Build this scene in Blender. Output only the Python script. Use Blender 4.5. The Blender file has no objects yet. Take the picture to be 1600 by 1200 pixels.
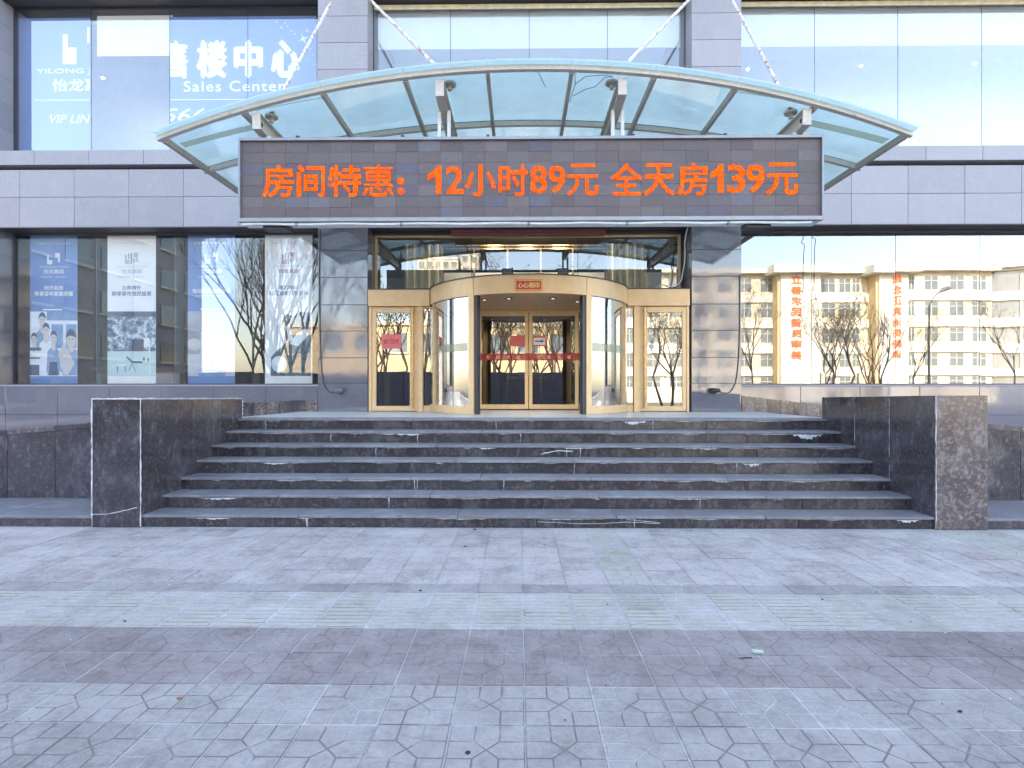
import bpy, math, random
from mathutils import Vector, Matrix, Euler
from mathutils.bvhtree import BVHTree
random.seed(7)
S = bpy.context.scene
COL = S.collection
# ------------------------------------------------------------------ camera
H, F, YH, YAW = 1.64, 866.0, 605.0, 0.0125
cd = bpy.data.cameras.new("camera")
cam = bpy.data.objects.new("camera", cd)
COL.objects.link(cam)
cam.location = (0, 0, H)
cam.rotation_euler = (math.pi / 2, 0, YAW)
cd.sensor_width = 36.0
cd.lens = F / 1600 * 36.0
cd.shift_y = (YH - 600) / 1600
cd.clip_start = 0.05
cd.clip_end = 2000
S.camera = cam
# ------------------------------------------------------------------ sky, sun, exposure
SUN_EL, SUN_AZ = math.radians(33), math.radians(-9)
w = bpy.data.worlds.new("World")
S.world = w
w.use_nodes = True
nt = w.node_tree
sky = nt.nodes.new("ShaderNodeTexSky")
sky.sky_type = 'NISHITA'
sky.sun_disc = False
sky.sun_elevation = SUN_EL
sky.sun_rotation = SUN_AZ
sky.altitude = 200
sky.air_density = 1.0
sky.dust_density = 1.8
sky.ozone_density = 0.6
wb = nt.nodes.new("ShaderNodeMix"); wb.data_type = 'RGBA'; wb.blend_type = 'MULTIPLY'; wb.inputs[0].default_value = 1.0
wb.inputs[7].default_value = (1.13, 0.985, 0.87, 1)     # camera white balance for open shade
nt.links.new(sky.outputs[0], wb.inputs[6])
nt.links.new(wb.outputs[2], nt.nodes["Background"].inputs[0])
nt.nodes["Background"].inputs[1].default_value = 0.13
ld = bpy.data.lights.new("sun", 'SUN')
ld.energy = 2.5
ld.angle = math.radians(0.53)
ld.color = (1.0, 0.91, 0.77)
sun = bpy.data.objects.new("sun", ld)
COL.objects.link(sun)
sd = Vector((math.sin(SUN_AZ) * math.cos(SUN_EL), math.cos(SUN_AZ) * math.cos(SUN_EL), math.sin(SUN_EL)))
sun.rotation_euler = (-sd).to_track_quat('-Z', 'Y').to_euler()
S.view_settings.view_transform = 'Standard'
S.view_settings.look = 'None'
S.view_settings.exposure = 3.2
S.view_settings.gamma = 1.0
S.view_settings.use_curve_mapping = False
S.cycles.max_bounces = 10
S.cycles.transparent_max_bounces = 16
S.cycles.caustics_reflective = False
S.cycles.caustics_refractive = False

# ------------------------------------------------------------------ helpers
_c, _s = math.cos(YAW), math.sin(YAW)
def X(px, Y):
    u = (px - 800) / F
    return Y * (u * _c - _s) / (u * _s + _c)
def Z(py, Y):
    return H + (YH - py) / F * Y
def XM(px, D):            # reflected scene: D is the distance through the mirror
    return (px - 811) / F * D
YP, YW, YT = 11.23, 11.65, 11.75

def tag(o, label=None, cat=None, group=None, kind=None):
    if label: o['label'] = label
    if cat: o['category'] = cat
    if group: o['group'] = group
    if kind: o['kind'] = kind
    return o
def empty(name, loc, label=None, cat=None, group=None):
    o = bpy.data.objects.new(name, None)
    COL.objects.link(o)
    o.location = loc
    o.empty_display_size = 0.2
    return tag(o, label, cat, group)
def link_mesh(name, me, parent=None, loc=None):
    o = bpy.data.objects.new(name, me)
    COL.objects.link(o)
    if parent is not None:
        o.parent = parent
        wl = Vector(loc) if loc is not None else Vector((0, 0, 0))
        off = Vector((0, 0, 0)); p = parent
        while p is not None:
            off += p.location; p = p.parent
        o.location = wl - off
    elif loc is not None:
        o.location = loc
    return o

class MB:
    """collects polygons, each with a material slot"""
    def __init__(s):
        s.v = []; s.f = []; s.m = []; s.mats = []
    def slot(s, m):
        if m not in s.mats: s.mats.append(m)
        return s.mats.index(m)
    def poly(s, pts, m):
        b = len(s.v); s.v += [tuple(p) for p in pts]
        s.f.append(tuple(range(b, b + len(pts)))); s.m.append(s.slot(m))
        return s
    def box(s, x0, x1, y0, y1, z0, z1, m, ch=0.0):
        if x0 > x1: x0, x1 = x1, x0
        if y0 > y1: y0, y1 = y1, y0
        if z0 > z1: z0, z1 = z1, z0
        k = s.slot(m); b = len(s.v)
        if ch <= 0:
            s.v += [(x0,y0,z0),(x1,y0,z0),(x1,y1,z0),(x0,y1,z0),(x0,y0,z1),(x1,y0,z1),(x1,y1,z1),(x0,y1,z1)]
            fs = [(0,3,2,1),(4,5,6,7),(0,1,5,4),(1,2,6,5),(2,3,7,6),(3,0,4,7)]
        else:   # front (-Y) face chamfered
            c = ch
            s.v += [(x0,y0+c,z0),(x1,y0+c,z0),(x1,y1,z0),(x0,y1,z0),(x0,y0+c,z1),(x1,y0+c,z1),(x1,y1,z1),(x0,y1,z1),
                    (x0+c,y0,z0+c),(x1-c,y0,z0+c),(x1-c,y0,z1-c),(x0+c,y0,z1-c)]
            fs = [(0,3,2,1),(4,5,6,7),(1,2,6,5),(2,3,7,6),(3,0,4,7),(8,9,10,11),(0,1,9,8),(1,5,10,9),(5,4,11,10),(4,0,8,11)]
        for f in fs:
            s.f.append(tuple(b + i for i in f)); s.m.append(k)
        return s
    def prism(s, pts, axis, a0, a1, m):
        """pts: 2D outline; axis 'x' -> (y,z), 'y' -> (x,z), 'z' -> (x,y)"""
        def P(p, a):
            return {'x': (a, p[0], p[1]), 'y': (p[0], a, p[1]), 'z': (p[0], p[1], a)}[axis]
        n = len(pts); k = s.slot(m); b = len(s.v)
        s.v += [P(p, a0) for p in pts] + [P(p, a1) for p in pts]
        s.f.append(tuple(range(b, b + n))); s.m.append(k)
        s.f.append(tuple(reversed(range(b + n, b + 2 * n)))); s.m.append(k)
        for i in range(n):
            j = (i + 1) % n
            s.f.append((b + j, b + i, b + n + i, b + n + j)); s.m.append(k)
        return s
    def tube(s, pts, r, m, n=8, caps=True):
        pts = [Vector(p) for p in pts]; k = s.slot(m); b = len(s.v)
        rs = r if isinstance(r, (list, tuple)) else [r] * len(pts)
        up = Vector((0.13, 0.31, 0.94)).normalized()
        for i, p in enumerate(pts):
            d = (pts[min(i + 1, len(pts) - 1)] - pts[max(i - 1, 0)]).normalized()
            a = d.cross(up)
            if a.length < 1e-3: a = d.cross(Vector((1, 0, 0)))
            a.normalize(); c = d.cross(a).normalized()
            for q in range(n):
                t = 2 * math.pi * q / n
                s.v.append(tuple(p + (a * math.cos(t) + c * math.sin(t)) * rs[i]))
        for i in range(len(pts) - 1):
            for q in range(n):
                q2 = (q + 1) % n
                s.f.append((b + i*n + q, b + i*n + q2, b + (i+1)*n + q2, b + (i+1)*n + q)); s.m.append(k)
        if caps:
            s.f.append(tuple(b + q for q in reversed(range(n)))); s.m.append(k)
            e = b + (len(pts) - 1) * n
            s.f.append(tuple(e + q for q in range(n))); s.m.append(k)
        return s
    def build(s, name, parent=None, loc=None, smooth=False, origin=None):
        me = bpy.data.meshes.new(name)
        vs = s.v
        if origin is not None:
            vs = [(a - origin[0], b - origin[1], c - origin[2]) for a, b, c in vs]
        me.from_pydata(vs, [], s.f); me.update()
        for m in s.mats: me.materials.append(m)
        me.polygons.foreach_set('material_index', s.m)
        import bmesh
        bm = bmesh.new(); bm.from_mesh(me)
        bmesh.ops.recalc_face_normals(bm, faces=bm.faces)
        bm.to_mesh(me); bm.free()
        if smooth:
            for p in me.polygons: p.use_smooth = True
            try: me.set_sharp_from_angle(angle=math.radians(40))
            except Exception: pass
        return link_mesh(name, me, parent, origin if origin is not None else loc)

def boxpart(name, x0, x1, y0, y1, z0, z1, m, parent, ch=0.0):
    o = ((x0 + x1) / 2, (y0 + y1) / 2, (z0 + z1) / 2)
    return MB().box(x0, x1, y0, y1, z0, z1, m, ch).build(name, parent, origin=o)

# ------------------------------------------------------------------ materials
def mat(name):
    m = bpy.data.materials.new(name); m.use_nodes = True
    n = m.node_tree.nodes; n.clear()
    out = n.new('ShaderNodeOutputMaterial')
    return m, n, m.node_tree.links, out
def N(n, t, **kw):
    x = n.new('ShaderNode' + t)
    for k, v in kw.items():
        if k in x.inputs: x.inputs[k].default_value = v
        else: setattr(x, k, v)
    return x
def rgba(c): return (c[0], c[1], c[2], 1)
def ramp(n, stops):
    r = n.new('ShaderNodeValToRGB'); e = r.color_ramp.elements
    while len(e) < len(stops): e.new(0.5)
    for i, (p, c) in enumerate(stops):
        e[i].position = p
        e[i].color = rgba(c) if isinstance(c, (tuple, list)) else (c, c, c, 1)
    return r
def mixc(n, l, fac, a, b, blend='MIX'):
    x = n.new('ShaderNodeMix'); x.data_type = 'RGBA'; x.blend_type = blend
    for sock, v in ((x.inputs[0], fac), (x.inputs[6], a), (x.inputs[7], b)):
        if hasattr(v, 'is_output') or isinstance(v, bpy.types.NodeSocket): l.new(v, sock)
        elif isinstance(v, (tuple, list)): sock.default_value = rgba(v)
        else: sock.default_value = v
    return x.outputs[2]
def plain(name, col, rough=0.5, metal=0.0, noise=0.12, scale=6.0, bump=0.0, spec=0.5, rnd=0.0, bscale=60.0):
    """base colour with broad tonal variation, optional per-object variation and fine relief"""
    m, n, l, out = mat(name)
    b = N(n, 'BsdfPrincipled', Roughness=rough, Metallic=metal)
    b.inputs['Specular IOR Level'].default_value = spec
    tc = N(n, 'TexCoord')
    nz = N(n, 'TexNoise', Scale=scale, Detail=6.0, Roughness=0.6)
    l.new(tc.outputs['Object'], nz.inputs['Vector'])
    lo = tuple(c * (1 - noise) for c in col); hi = tuple(min(1, c * (1 + noise)) for c in col)
    r = ramp(n, [(0.3, lo), (0.7, hi)])
    l.new(nz.outputs[0], r.inputs[0])
    c = r.outputs[0]
    if rnd:
        oi = N(n, 'ObjectInfo')
        rr = ramp(n, [(0, 1 - rnd), (1, 1 + rnd)])
        l.new(oi.outputs['Random'], rr.inputs[0])
        c = mixc(n, l, 1.0, c, rr.outputs[0], 'MULTIPLY')
    l.new(c, b.inputs['Base Color'])
    rr2 = N(n, 'MapRange'); rr2.inputs[3].default_value = max(0.02, rough - 0.08); rr2.inputs[4].default_value = min(1, rough + 0.12)
    l.new(nz.outputs[0], rr2.inputs[0]); l.new(rr2.outputs[0], b.inputs['Roughness'])
    if bump:
        n2 = N(n, 'TexNoise', Scale=bscale, Detail=4.0)
        l.new(tc.outputs['Object'], n2.inputs['Vector'])
        bp = N(n, 'Bump', Strength=bump, Distance=0.01)
        l.new(n2.outputs[0], bp.inputs['Height']); l.new(bp.outputs[0], b.inputs['Normal'])
    l.new(b.outputs[0], out.inputs[0])
    return m
def granite(name, base, fleck, dust, dustamt, rough, speck=70.0, spec=0.5, rnd=0.12, fleckpos=0.62, streak=True):
    """speckled polished stone with mineral flecks and pale weathering"""
    m, n, l, out = mat(name)
    b = N(n, 'BsdfPrincipled', Roughness=rough)
    b.inputs['Specular IOR Level'].default_value = spec
    tc = N(n, 'TexCoord'); oi = N(n, 'ObjectInfo')
    add = N(n, 'VectorMath', operation='ADD')
    sc = N(n, 'VectorMath', operation='SCALE'); sc.inputs['Scale'].default_value = 17.0
    cmb = N(n, 'CombineXYZ')
    for i in range(3): l.new(oi.outputs['Random'], cmb.inputs[i])
    l.new(cmb.outputs[0], sc.inputs[0]); l.new(tc.outputs['Object'], add.inputs[0]); l.new(sc.outputs[0], add.inputs[1])
    v = add.outputs[0]
    n1 = N(n, 'TexNoise', Scale=speck, Detail=8.0, Roughness=0.7); l.new(v, n1.inputs['Vector'])
    n2 = N(n, 'TexNoise', Scale=speck * 0.42, Detail=5.0, Roughness=0.6); l.new(v, n2.inputs['Vector'])
    n3 = N(n, 'TexNoise', Scale=2.3, Detail=7.0, Roughness=0.62); l.new(v, n3.inputs['Vector'])
    r1 = ramp(n, [(0.35, tuple(c * 0.7 for c in base)), (0.6, tuple(c * 1.25 for c in base))]); l.new(n1.outputs[0], r1.inputs[0])
    r2 = ramp(n, [(fleckpos - 0.06, 0.0), (fleckpos + 0.07, 1.0)]); l.new(n2.outputs[0], r2.inputs[0])
    c = mixc(n, l, r2.outputs[0], r1.outputs[0], fleck)
    rr = ramp(n, [(0, 1 - rnd), (1, 1 + rnd)]); l.new(oi.outputs['Random'], rr.inputs[0])
    c = mixc(n, l, 1.0, c, rr.outputs[0], 'MULTIPLY')
    mp = N(n, 'Mapping'); mp.inputs['Scale'].default_value = (2.2, 2.2, 1.0) if streak else (1.5, 1.5, 1.5)
    l.new(v, mp.inputs['Vector'])
    n4 = N(n, 'TexNoise', Scale=4.5, Detail=9.0, Roughness=0.74); l.new(mp.outputs[0], n4.inputs['Vector'])
    mm = N(n, 'Math', operation='MULTIPLY'); l.new(n4.outputs[0], mm.inputs[0]); l.new(n3.outputs[0], mm.inputs[1])
    r4 = ramp(n, [(0.22, 0.0), (0.42, dustamt)]); l.new(mm.outputs[0], r4.inputs[0])
    c = mixc(n, l, r4.outputs[0], c, dust)
    l.new(c, b.inputs['Base Color'])
    mr = N(n, 'MapRange'); mr.inputs[3].default_value = rough; mr.inputs[4].default_value = min(1.0, rough + 0.5)
    l.new(r4.outputs[0], mr.inputs[0]); l.new(mr.outputs[0], b.inputs['Roughness'])
    bp = N(n, 'Bump', Strength=0.04, Distance=0.01); l.new(n3.outputs[0], bp.inputs['Height']); l.new(bp.outputs[0], b.inputs['Normal'])
    l.new(b.outputs[0], out.inputs[0])
    return m
def paver_mat(name, base, dust, dustamt=0.6, alt=None, groove=0.55, gz=-0.0012):
    """cast paver: per-piece tone, traffic grime, pale cement dust, grooves darkened to paint in their shade"""
    m, n, l, out = mat(name)
    b = N(n, 'BsdfPrincipled', Roughness=0.82)
    b.inputs['Specular IOR Level'].default_value = 0.3
    g = N(n, 'NewGeometry'); oi = N(n, 'ObjectInfo'); tc = N(n, 'TexCoord')
    P = g.outputs['Position']
    def noise(sc, det, ro, dist=0.0):
        x = N(n, 'TexNoise', Scale=sc, Detail=det, Roughness=ro, Distortion=dist); l.new(P, x.inputs['Vector']); return x.outputs[0]
    n1 = noise(0.9, 6.0, 0.6); n2 = noise(9.0, 8.0, 0.72, 0.6); n3 = noise(230.0, 3.0, 0.6); n4 = noise(3.6, 8.0, 0.7, 0.4); n5 = noise(28.0, 6.0, 0.7)
    rr = ramp(n, [(0, 0.84), (0.5, 1.0), (1, 1.12)]); l.new(oi.outputs['Random'], rr.inputs[0])
    c = mixc(n, l, 1.0, base, rr.outputs[0], 'MULTIPLY')
    if alt:
        r0 = ramp(n, [(0.46, 0.0), (0.56, 1.0)]); l.new(n4, r0.inputs[0])
        c = mixc(n, l, r0.outputs[0], c, alt)
    rg = ramp(n, [(0.34, 0.78), (0.5, 1.0), (0.66, 1.07)]); l.new(n2, rg.inputs[0])
    c = mixc(n, l, 1.0, c, rg.outputs[0], 'MULTIPLY')
    a = N(n, 'Math', operation='ADD'); l.new(n1, a.inputs[0]); l.new(n4, a.inputs[1])
    a2 = N(n, 'Math', operation='ADD'); l.new(a.outputs[0], a2.inputs[0]); l.new(n5, a2.inputs[1])
    h = N(n, 'Math', operation='MULTIPLY'); h.inputs[1].default_value = 0.3333; l.new(a2.outputs[0], h.inputs[0])
    r1 = ramp(n, [(0.44, 0.0), (0.60, dustamt)]); l.new(h.outputs[0], r1.inputs[0])
    c = mixc(n, l, r1.outputs[0], c, dust)
    rs = ramp(n, [(0.66, 0.0), (0.74, 0.55)]); l.new(n5, rs.inputs[0])
    c = mixc(n, l, rs.outputs[0], c, tuple(min(1, q * 1.18) for q in dust))
    if groove < 1:  # painted groove shade, broken up by pale dust
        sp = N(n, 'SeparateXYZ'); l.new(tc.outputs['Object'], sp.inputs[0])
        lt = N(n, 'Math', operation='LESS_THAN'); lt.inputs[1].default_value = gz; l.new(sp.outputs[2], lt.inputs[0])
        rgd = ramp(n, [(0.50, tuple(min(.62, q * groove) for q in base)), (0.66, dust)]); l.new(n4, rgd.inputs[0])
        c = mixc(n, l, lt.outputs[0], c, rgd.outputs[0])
    r3 = ramp(n, [(0.3, 0.80), (0.7, 1.16)]); l.new(n3, r3.inputs[0])
    c = mixc(n, l, 1.0, c, r3.outputs[0], 'MULTIPLY')
    l.new(c, b.inputs['Base Color'])
    bp = N(n, 'Bump', Strength=0.3, Distance=0.003); l.new(n3, bp.inputs['Height'])
    bp2 = N(n, 'Bump', Strength=0.4, Distance=0.008); l.new(n2, bp2.inputs['Height']); l.new(bp.outputs[0], bp2.inputs['Normal'])
    l.new(bp2.outputs[0], b.inputs['Normal'])
    l.new(b.outputs[0], out.inputs[0])
    return m
def glass(name, tint, r0, r1, rough=0.0, wavy=0.01, film=None, filmamt=0.0, rcol=(0.95, 0.97, 1.0), sheet=False):
    """coated window glass: see-through with a mirror reflection that grows to grazing, optional dust film or painted haze"""
    m, n, l, out = mat(name)
    t = N(n, 'BsdfTransparent'); t.inputs[0].default_value = rgba(tint)
    g = N(n, 'BsdfGlossy', Roughness=rough); g.inputs[0].default_value = rgba(rcol)
    lw = N(n, 'LayerWeight', Blend=0.35)
    mr = N(n, 'MapRange'); mr.inputs[3].default_value = r0; mr.inputs[4].default_value = r1
    l.new(lw.outputs['Facing'], mr.inputs[0])
    gb = N(n, 'NewGeometry'); inv = N(n, 'Math', operation='SUBTRACT'); inv.inputs[0].default_value = 1.0
    l.new(gb.outputs['Backfacing'], inv.inputs[1])
    fr = N(n, 'Math', operation='MULTIPLY'); l.new(mr.outputs[0], fr.inputs[0]); l.new(inv.outputs[0], fr.inputs[1])
    if wavy:
        gp = N(n, 'NewGeometry'); nz = N(n, 'TexNoise', Scale=1.3, Detail=1.0)
        l.new(gp.outputs['Position'], nz.inputs['Vector'])
        bp = N(n, 'Bump', Strength=wavy, Distance=0.05); l.new(nz.outputs[0], bp.inputs['Height']); l.new(bp.outputs[0], g.inputs['Normal'])
    base = t.outputs[0]
    if film:
        d = N(n, 'BsdfDiffuse'); d.inputs[0].default_value = rgba(film)
        tl = N(n, 'BsdfTranslucent'); tl.inputs[0].default_value = rgba(film)
        ms = N(n, 'MixShader'); ms.inputs[0].default_value = 0.6; l.new(d.outputs[0], ms.inputs[1]); l.new(tl.outputs[0], ms.inputs[2])
        gp2 = N(n, 'NewGeometry'); nf = N(n, 'TexNoise', Scale=2.2, Detail=7.0, Roughness=0.6); l.new(gp2.outputs['Position'], nf.inputs['Vector'])
        mf = N(n, 'MapRange'); mf.inputs[1].default_value = 0.3; mf.inputs[2].default_value = 0.7
        mf.inputs[3].default_value = filmamt * 0.85; mf.inputs[4].default_value = min(1, filmamt * 1.12); l.new(nf.outputs[0], mf.inputs[0])
        ff = N(n, 'Math', operation='MULTIPLY'); l.new(mf.outputs[0], ff.inputs[0])
        if sheet: ff.inputs[1].default_value = 1.0
        else: l.new(inv.outputs[0], ff.inputs[1])
        mx = N(n, 'MixShader'); l.new(ff.outputs[0], mx.inputs[0]); l.new(base, mx.inputs[1]); l.new(ms.outputs[0], mx.inputs[2])
        base = mx.outputs[0]
    mx = N(n, 'MixShader'); l.new(mr.outputs[0] if sheet else fr.outputs[0], mx.inputs[0]); l.new(base, mx.inputs[1]); l.new(g.outputs[0], mx.inputs[2])
    l.new(mx.outputs[0], out.inputs[0])
    return m
def emis(name, col, st):
    m, n, l, out = mat(name)
    e = N(n, 'Emission', Strength=st); e.inputs[0].default_value = rgba(col)
    l.new(e.outputs[0], out.inputs[0]); return m
def film(name, col, alpha, rough=0.6):
    m, n, l, out = mat(name)
    t = N(n, 'BsdfTransparent'); d = N(n, 'BsdfDiffuse'); d.inputs[0].default_value = rgba(col)
    mx = N(n, 'MixShader'); mx.inputs[0].default_value = alpha
    l.new(t.outputs[0], mx.inputs[1]); l.new(d.outputs[0], mx.inputs[2]); l.new(mx.outputs[0], out.inputs[0]); return m
def rusty(name, paint, rust, amt=0.5, scale=(3, 3, 3), rough=0.55):
    m, n, l, out = mat(name)
    b = N(n, 'BsdfPrincipled', Roughness=rough)
    tc = N(n, 'TexCoord'); mp = N(n, 'Mapping'); mp.inputs['Scale'].default_value = scale
    l.new(tc.outputs['Object'], mp.inputs[0])
    nz = N(n, 'TexNoise', Scale=2.0, Detail=9.0, Roughness=0.68); l.new(mp.outputs[0], nz.inputs['Vector'])
    r = ramp(n, [(amt, 0.0), (amt + 0.08, 1.0)]); l.new(nz.outputs[0], r.inputs[0])
    n2 = N(n, 'TexNoise', Scale=30.0, Detail=4.0); l.new(tc.outputs['Object'], n2.inputs['Vector'])
    rp = ramp(n, [(0.3, tuple(c * 0.82 for c in paint)), (0.7, paint)]); l.new(n2.outputs[0], rp.inputs[0])
    l.new(mixc(n, l, r.outputs[0], rp.outputs[0], rust), b.inputs['Base Color'])
    l.new(b.outputs[0], out.inputs[0]); return m

M = {}
M['clad'] = granite('grey_granite', (0.275, 0.27, 0.305), (0.33, 0.33, 0.36), (0.38, 0.38, 0.41), 0.35, 0.42, speck=120, spec=0.45, rnd=0.07)
M['polish'] = granite('polished_grey_granite', (0.140, 0.140, 0.170), (0.18, 0.18, 0.21), (0.25, 0.25, 0.29), 0.22, 0.035, speck=110, spec=1.0, rnd=0.08)
M['dark'] = granite('dark_granite', (0.044, 0.042, 0.050), (0.16, 0.095, 0.09), (0.15, 0.15, 0.19), 0.6, 0.13, speck=60, spec=0.8, rnd=0.3, fleckpos=0.60)
M['brown'] = granite('brown_granite', (0.085, 0.074, 0.074), (0.26, 0.195, 0.18), (0.25, 0.24, 0.26), 0.5, 0.16, speck=60, spec=0.7, rnd=0.1, fleckpos=0.56)
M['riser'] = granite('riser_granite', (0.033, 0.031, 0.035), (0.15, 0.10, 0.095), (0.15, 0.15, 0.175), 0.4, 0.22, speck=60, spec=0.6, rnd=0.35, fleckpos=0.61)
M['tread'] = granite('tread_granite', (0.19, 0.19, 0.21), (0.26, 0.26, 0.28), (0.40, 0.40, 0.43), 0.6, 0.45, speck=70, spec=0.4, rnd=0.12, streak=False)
M['landing'] = granite('landing_stone', (0.55, 0.54, 0.53), (0.58, 0.57, 0.55), (0.62, 0.62, 0.61), 0.3, 0.3, speck=90, spec=0.5, rnd=0.05, streak=False)
M['mortar'] = plain('pale_mortar', (0.62, 0.62, 0.66), 0.9, noise=0.25, scale=12, bump=0.4)
M['joint'] = plain('dark_joint', (0.07, 0.07, 0.08), 0.9)
M['core'] = plain('rough_concrete', (0.30, 0.30, 0.31), 0.9, bump=0.3)
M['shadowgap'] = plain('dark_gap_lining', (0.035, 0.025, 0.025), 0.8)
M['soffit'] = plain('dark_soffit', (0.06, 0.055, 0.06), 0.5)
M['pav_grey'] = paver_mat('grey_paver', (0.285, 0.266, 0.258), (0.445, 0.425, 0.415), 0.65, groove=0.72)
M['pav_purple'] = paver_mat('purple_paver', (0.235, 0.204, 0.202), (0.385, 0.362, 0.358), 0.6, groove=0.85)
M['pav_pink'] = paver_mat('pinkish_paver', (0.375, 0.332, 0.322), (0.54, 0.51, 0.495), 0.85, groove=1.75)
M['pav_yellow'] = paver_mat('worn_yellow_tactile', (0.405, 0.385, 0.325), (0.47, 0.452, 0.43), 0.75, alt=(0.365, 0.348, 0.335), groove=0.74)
M['pav_bed'] = paver_mat('pale_paver_bedding', (0.33, 0.32, 0.315), (0.54, 0.525, 0.515), 0.9, groove=1.0)
M['asphalt'] = plain('asphalt', (0.055, 0.055, 0.058), 0.9, noise=0.2, bump=0.4)
M['earth'] = plain('bare_ground', (0.16, 0.15, 0.13), 0.95, noise=0.3)
M['gold'] = plain('champagne_aluminium', (0.73, 0.515, 0.285), 0.38, metal=0.15, noise=0.08, spec=0.5)
M['golddark'] = plain('bronze_ceiling', (0.60, 0.40, 0.22), 0.3, metal=0.2, noise=0.05)
M['brass'] = plain('brass_handle', (0.42, 0.27, 0.12), 0.25, metal=0.8, noise=0.06)
M['darkmetal'] = plain('dark_metal', (0.06, 0.06, 0.075), 0.4, metal=0.4)
M['black'] = plain('black_plastic', (0.02, 0.02, 0.022), 0.4)
M['grey_plastic'] = plain('grey_plastic', (0.13, 0.14, 0.15), 0.35)
M['win'] = glass('window_glass', (0.90, 0.94, 0.94), 0.16, 0.85, wavy=0.004)
M['winup'] = glass('upper_window_glass', (0.93, 0.96, 0.98), 0.10, 0.8, wavy=0.004, film=(0.74, 0.75, 0.78), filmamt=0.30)  # film paints the pale haze of the sky onto the panes
M['wintran'] = glass('transom_glass', (0.96, 0.97, 0.95), 0.13, 0.8, wavy=0.004)
M['winbanner'] = glass('banner_window_glass', (0.97, 0.98, 0.99), 0.08, 0.8, wavy=0.004, film=(0.70, 0.72, 0.78), filmamt=0.10)  # thinner painted haze over the banners
M['winposter'] = glass('poster_window_glass', (0.97, 0.98, 0.98), 0.068, 0.8, wavy=0.004, film=(0.66, 0.68, 0.72), filmamt=0.05)  # faint painted haze over the posters
M['door'] = glass('door_glass', (0.62, 0.66, 0.64), 0.26, 0.85, wavy=0.003)
M['curve'] = glass('curved_glass', (0.75, 0.80, 0.80), 0.20, 0.85, wavy=0.0)
M['canopy'] = glass('dusty_canopy_glass', (0.68, 0.84, 0.86), 0.05, 0.6, wavy=0.004, film=(0.68, 0.87, 0.82), filmamt=0.84, sheet=True)
M['glassedge'] = plain('green_glass_edge', (0.35, 0.50, 0.50), 0.15, spec=0.8)
M['fin'] = glass('glass_fin', (0.72, 0.86, 0.84), 0.10, 0.5, wavy=0.0, film=(0.38, 0.5, 0.48), filmamt=0.4)
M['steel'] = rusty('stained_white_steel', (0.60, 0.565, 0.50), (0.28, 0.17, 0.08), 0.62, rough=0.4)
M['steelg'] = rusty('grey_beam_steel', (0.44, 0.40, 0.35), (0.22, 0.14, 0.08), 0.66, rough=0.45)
M['rod'] = rusty('peeling_rod_paint', (0.72, 0.70, 0.72), (0.33, 0.16, 0.13), 0.50, (9, 9, 3))
M['algae'] = film('algae_stain', (0.36, 0.36, 0.12), 0.55)
M['crack'] = plain('crack_line', (0.05, 0.06, 0.07), 0.8)
LEDC = [(0.118, 0.098, 0.104), (0.108, 0.089, 0.098), (0.128, 0.110, 0.116), (0.10, 0.098, 0.13), (0.125, 0.125, 0.15), (0.10, 0.08, 0.115), (0.11, 0.082, 0.10)]
for i, c in enumerate(LEDC):
    M['led%d' % i] = plain('led_module_face_%s' % 'abcdefg'[i], c, 0.55, noise=0.15, scale=25, rnd=0.10, bump=0.3, bscale=200)
M['signback'] = plain('sign_back_sheet', (0.82, 0.84, 0.82), 0.5)
M['signframe'] = plain('sign_frame', (0.26, 0.28, 0.31), 0.4, metal=0.3)
M['lit'] = emis('lit_orange_led', (1.0, 0.105, 0.006), 0.17)
M['lit2'] = emis('lit_amber_led', (1.0, 0.19, 0.012), 0.17)
M['headpaint'] = plain('pale_yellow_head', (0.58, 0.53, 0.38), 0.5, noise=0.2)
M['white'] = plain('white_paint', (0.85, 0.85, 0.85), 0.6, noise=0.04)
M['offwhite'] = plain('white_blind', (0.80, 0.80, 0.80), 0.7, noise=0.03)
M['curtain'] = plain('beige_curtain', (0.66, 0.58, 0.40), 0.85, noise=0.1)
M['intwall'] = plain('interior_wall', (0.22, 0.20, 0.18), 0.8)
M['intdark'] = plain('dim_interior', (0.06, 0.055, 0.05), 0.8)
M['intpale'] = plain('pale_screen', (0.84, 0.87, 0.92), 0.8, noise=0.05)
M['wood'] = plain('orange_wood', (0.38, 0.15, 0.06), 0.5)
M['maroon'] = plain('maroon_board', (0.13, 0.02, 0.03), 0.5)
M['red'] = plain('red_paper', (0.60, 0.05, 0.05), 0.6)
M['pinkred'] = plain('pink_notice_paper', (0.72, 0.17, 0.17), 0.7, noise=0.05)
M['redfilm'] = film('red_safety_film', (0.60, 0.08, 0.12), 0.42)
M['greenfilm'] = film('pale_safety_film', (0.50, 0.50, 0.36), 0.28)
M['goldprint'] = plain('gold_print', (0.80, 0.60, 0.22), 0.4)
M['ink'] = plain('black_ink', (0.03, 0.02, 0.03), 0.7)
M['blueink'] = plain('blue_ink', (0.05, 0.09, 0.30), 0.7)
M['banner'] = plain('blue_banner_film', (0.13, 0.22, 0.48), 0.6, noise=0.06)
M['lamp'] = emis('lit_downlight', (1.0, 0.93, 0.85), 1.5)
M['spotlens'] = emis('drum_spot_lens', (1.0, 0.93, 0.82), 0.16)
M['cable'] = plain('grey_cable', (0.06, 0.06, 0.065), 0.6)
M['conduit'] = plain('pale_conduit', (0.60, 0.62, 0.62), 0.5)
M['cream'] = plain('cream_render', (0.66, 0.60, 0.45), 0.8, noise=0.05, scale=0.4)
M['creamwhite'] = plain('white_render', (0.72, 0.69, 0.59), 0.8, noise=0.03, scale=0.4)
M['tan'] = plain('tan_render', (0.60, 0.47, 0.27), 0.8, noise=0.08, scale=0.4)
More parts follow.
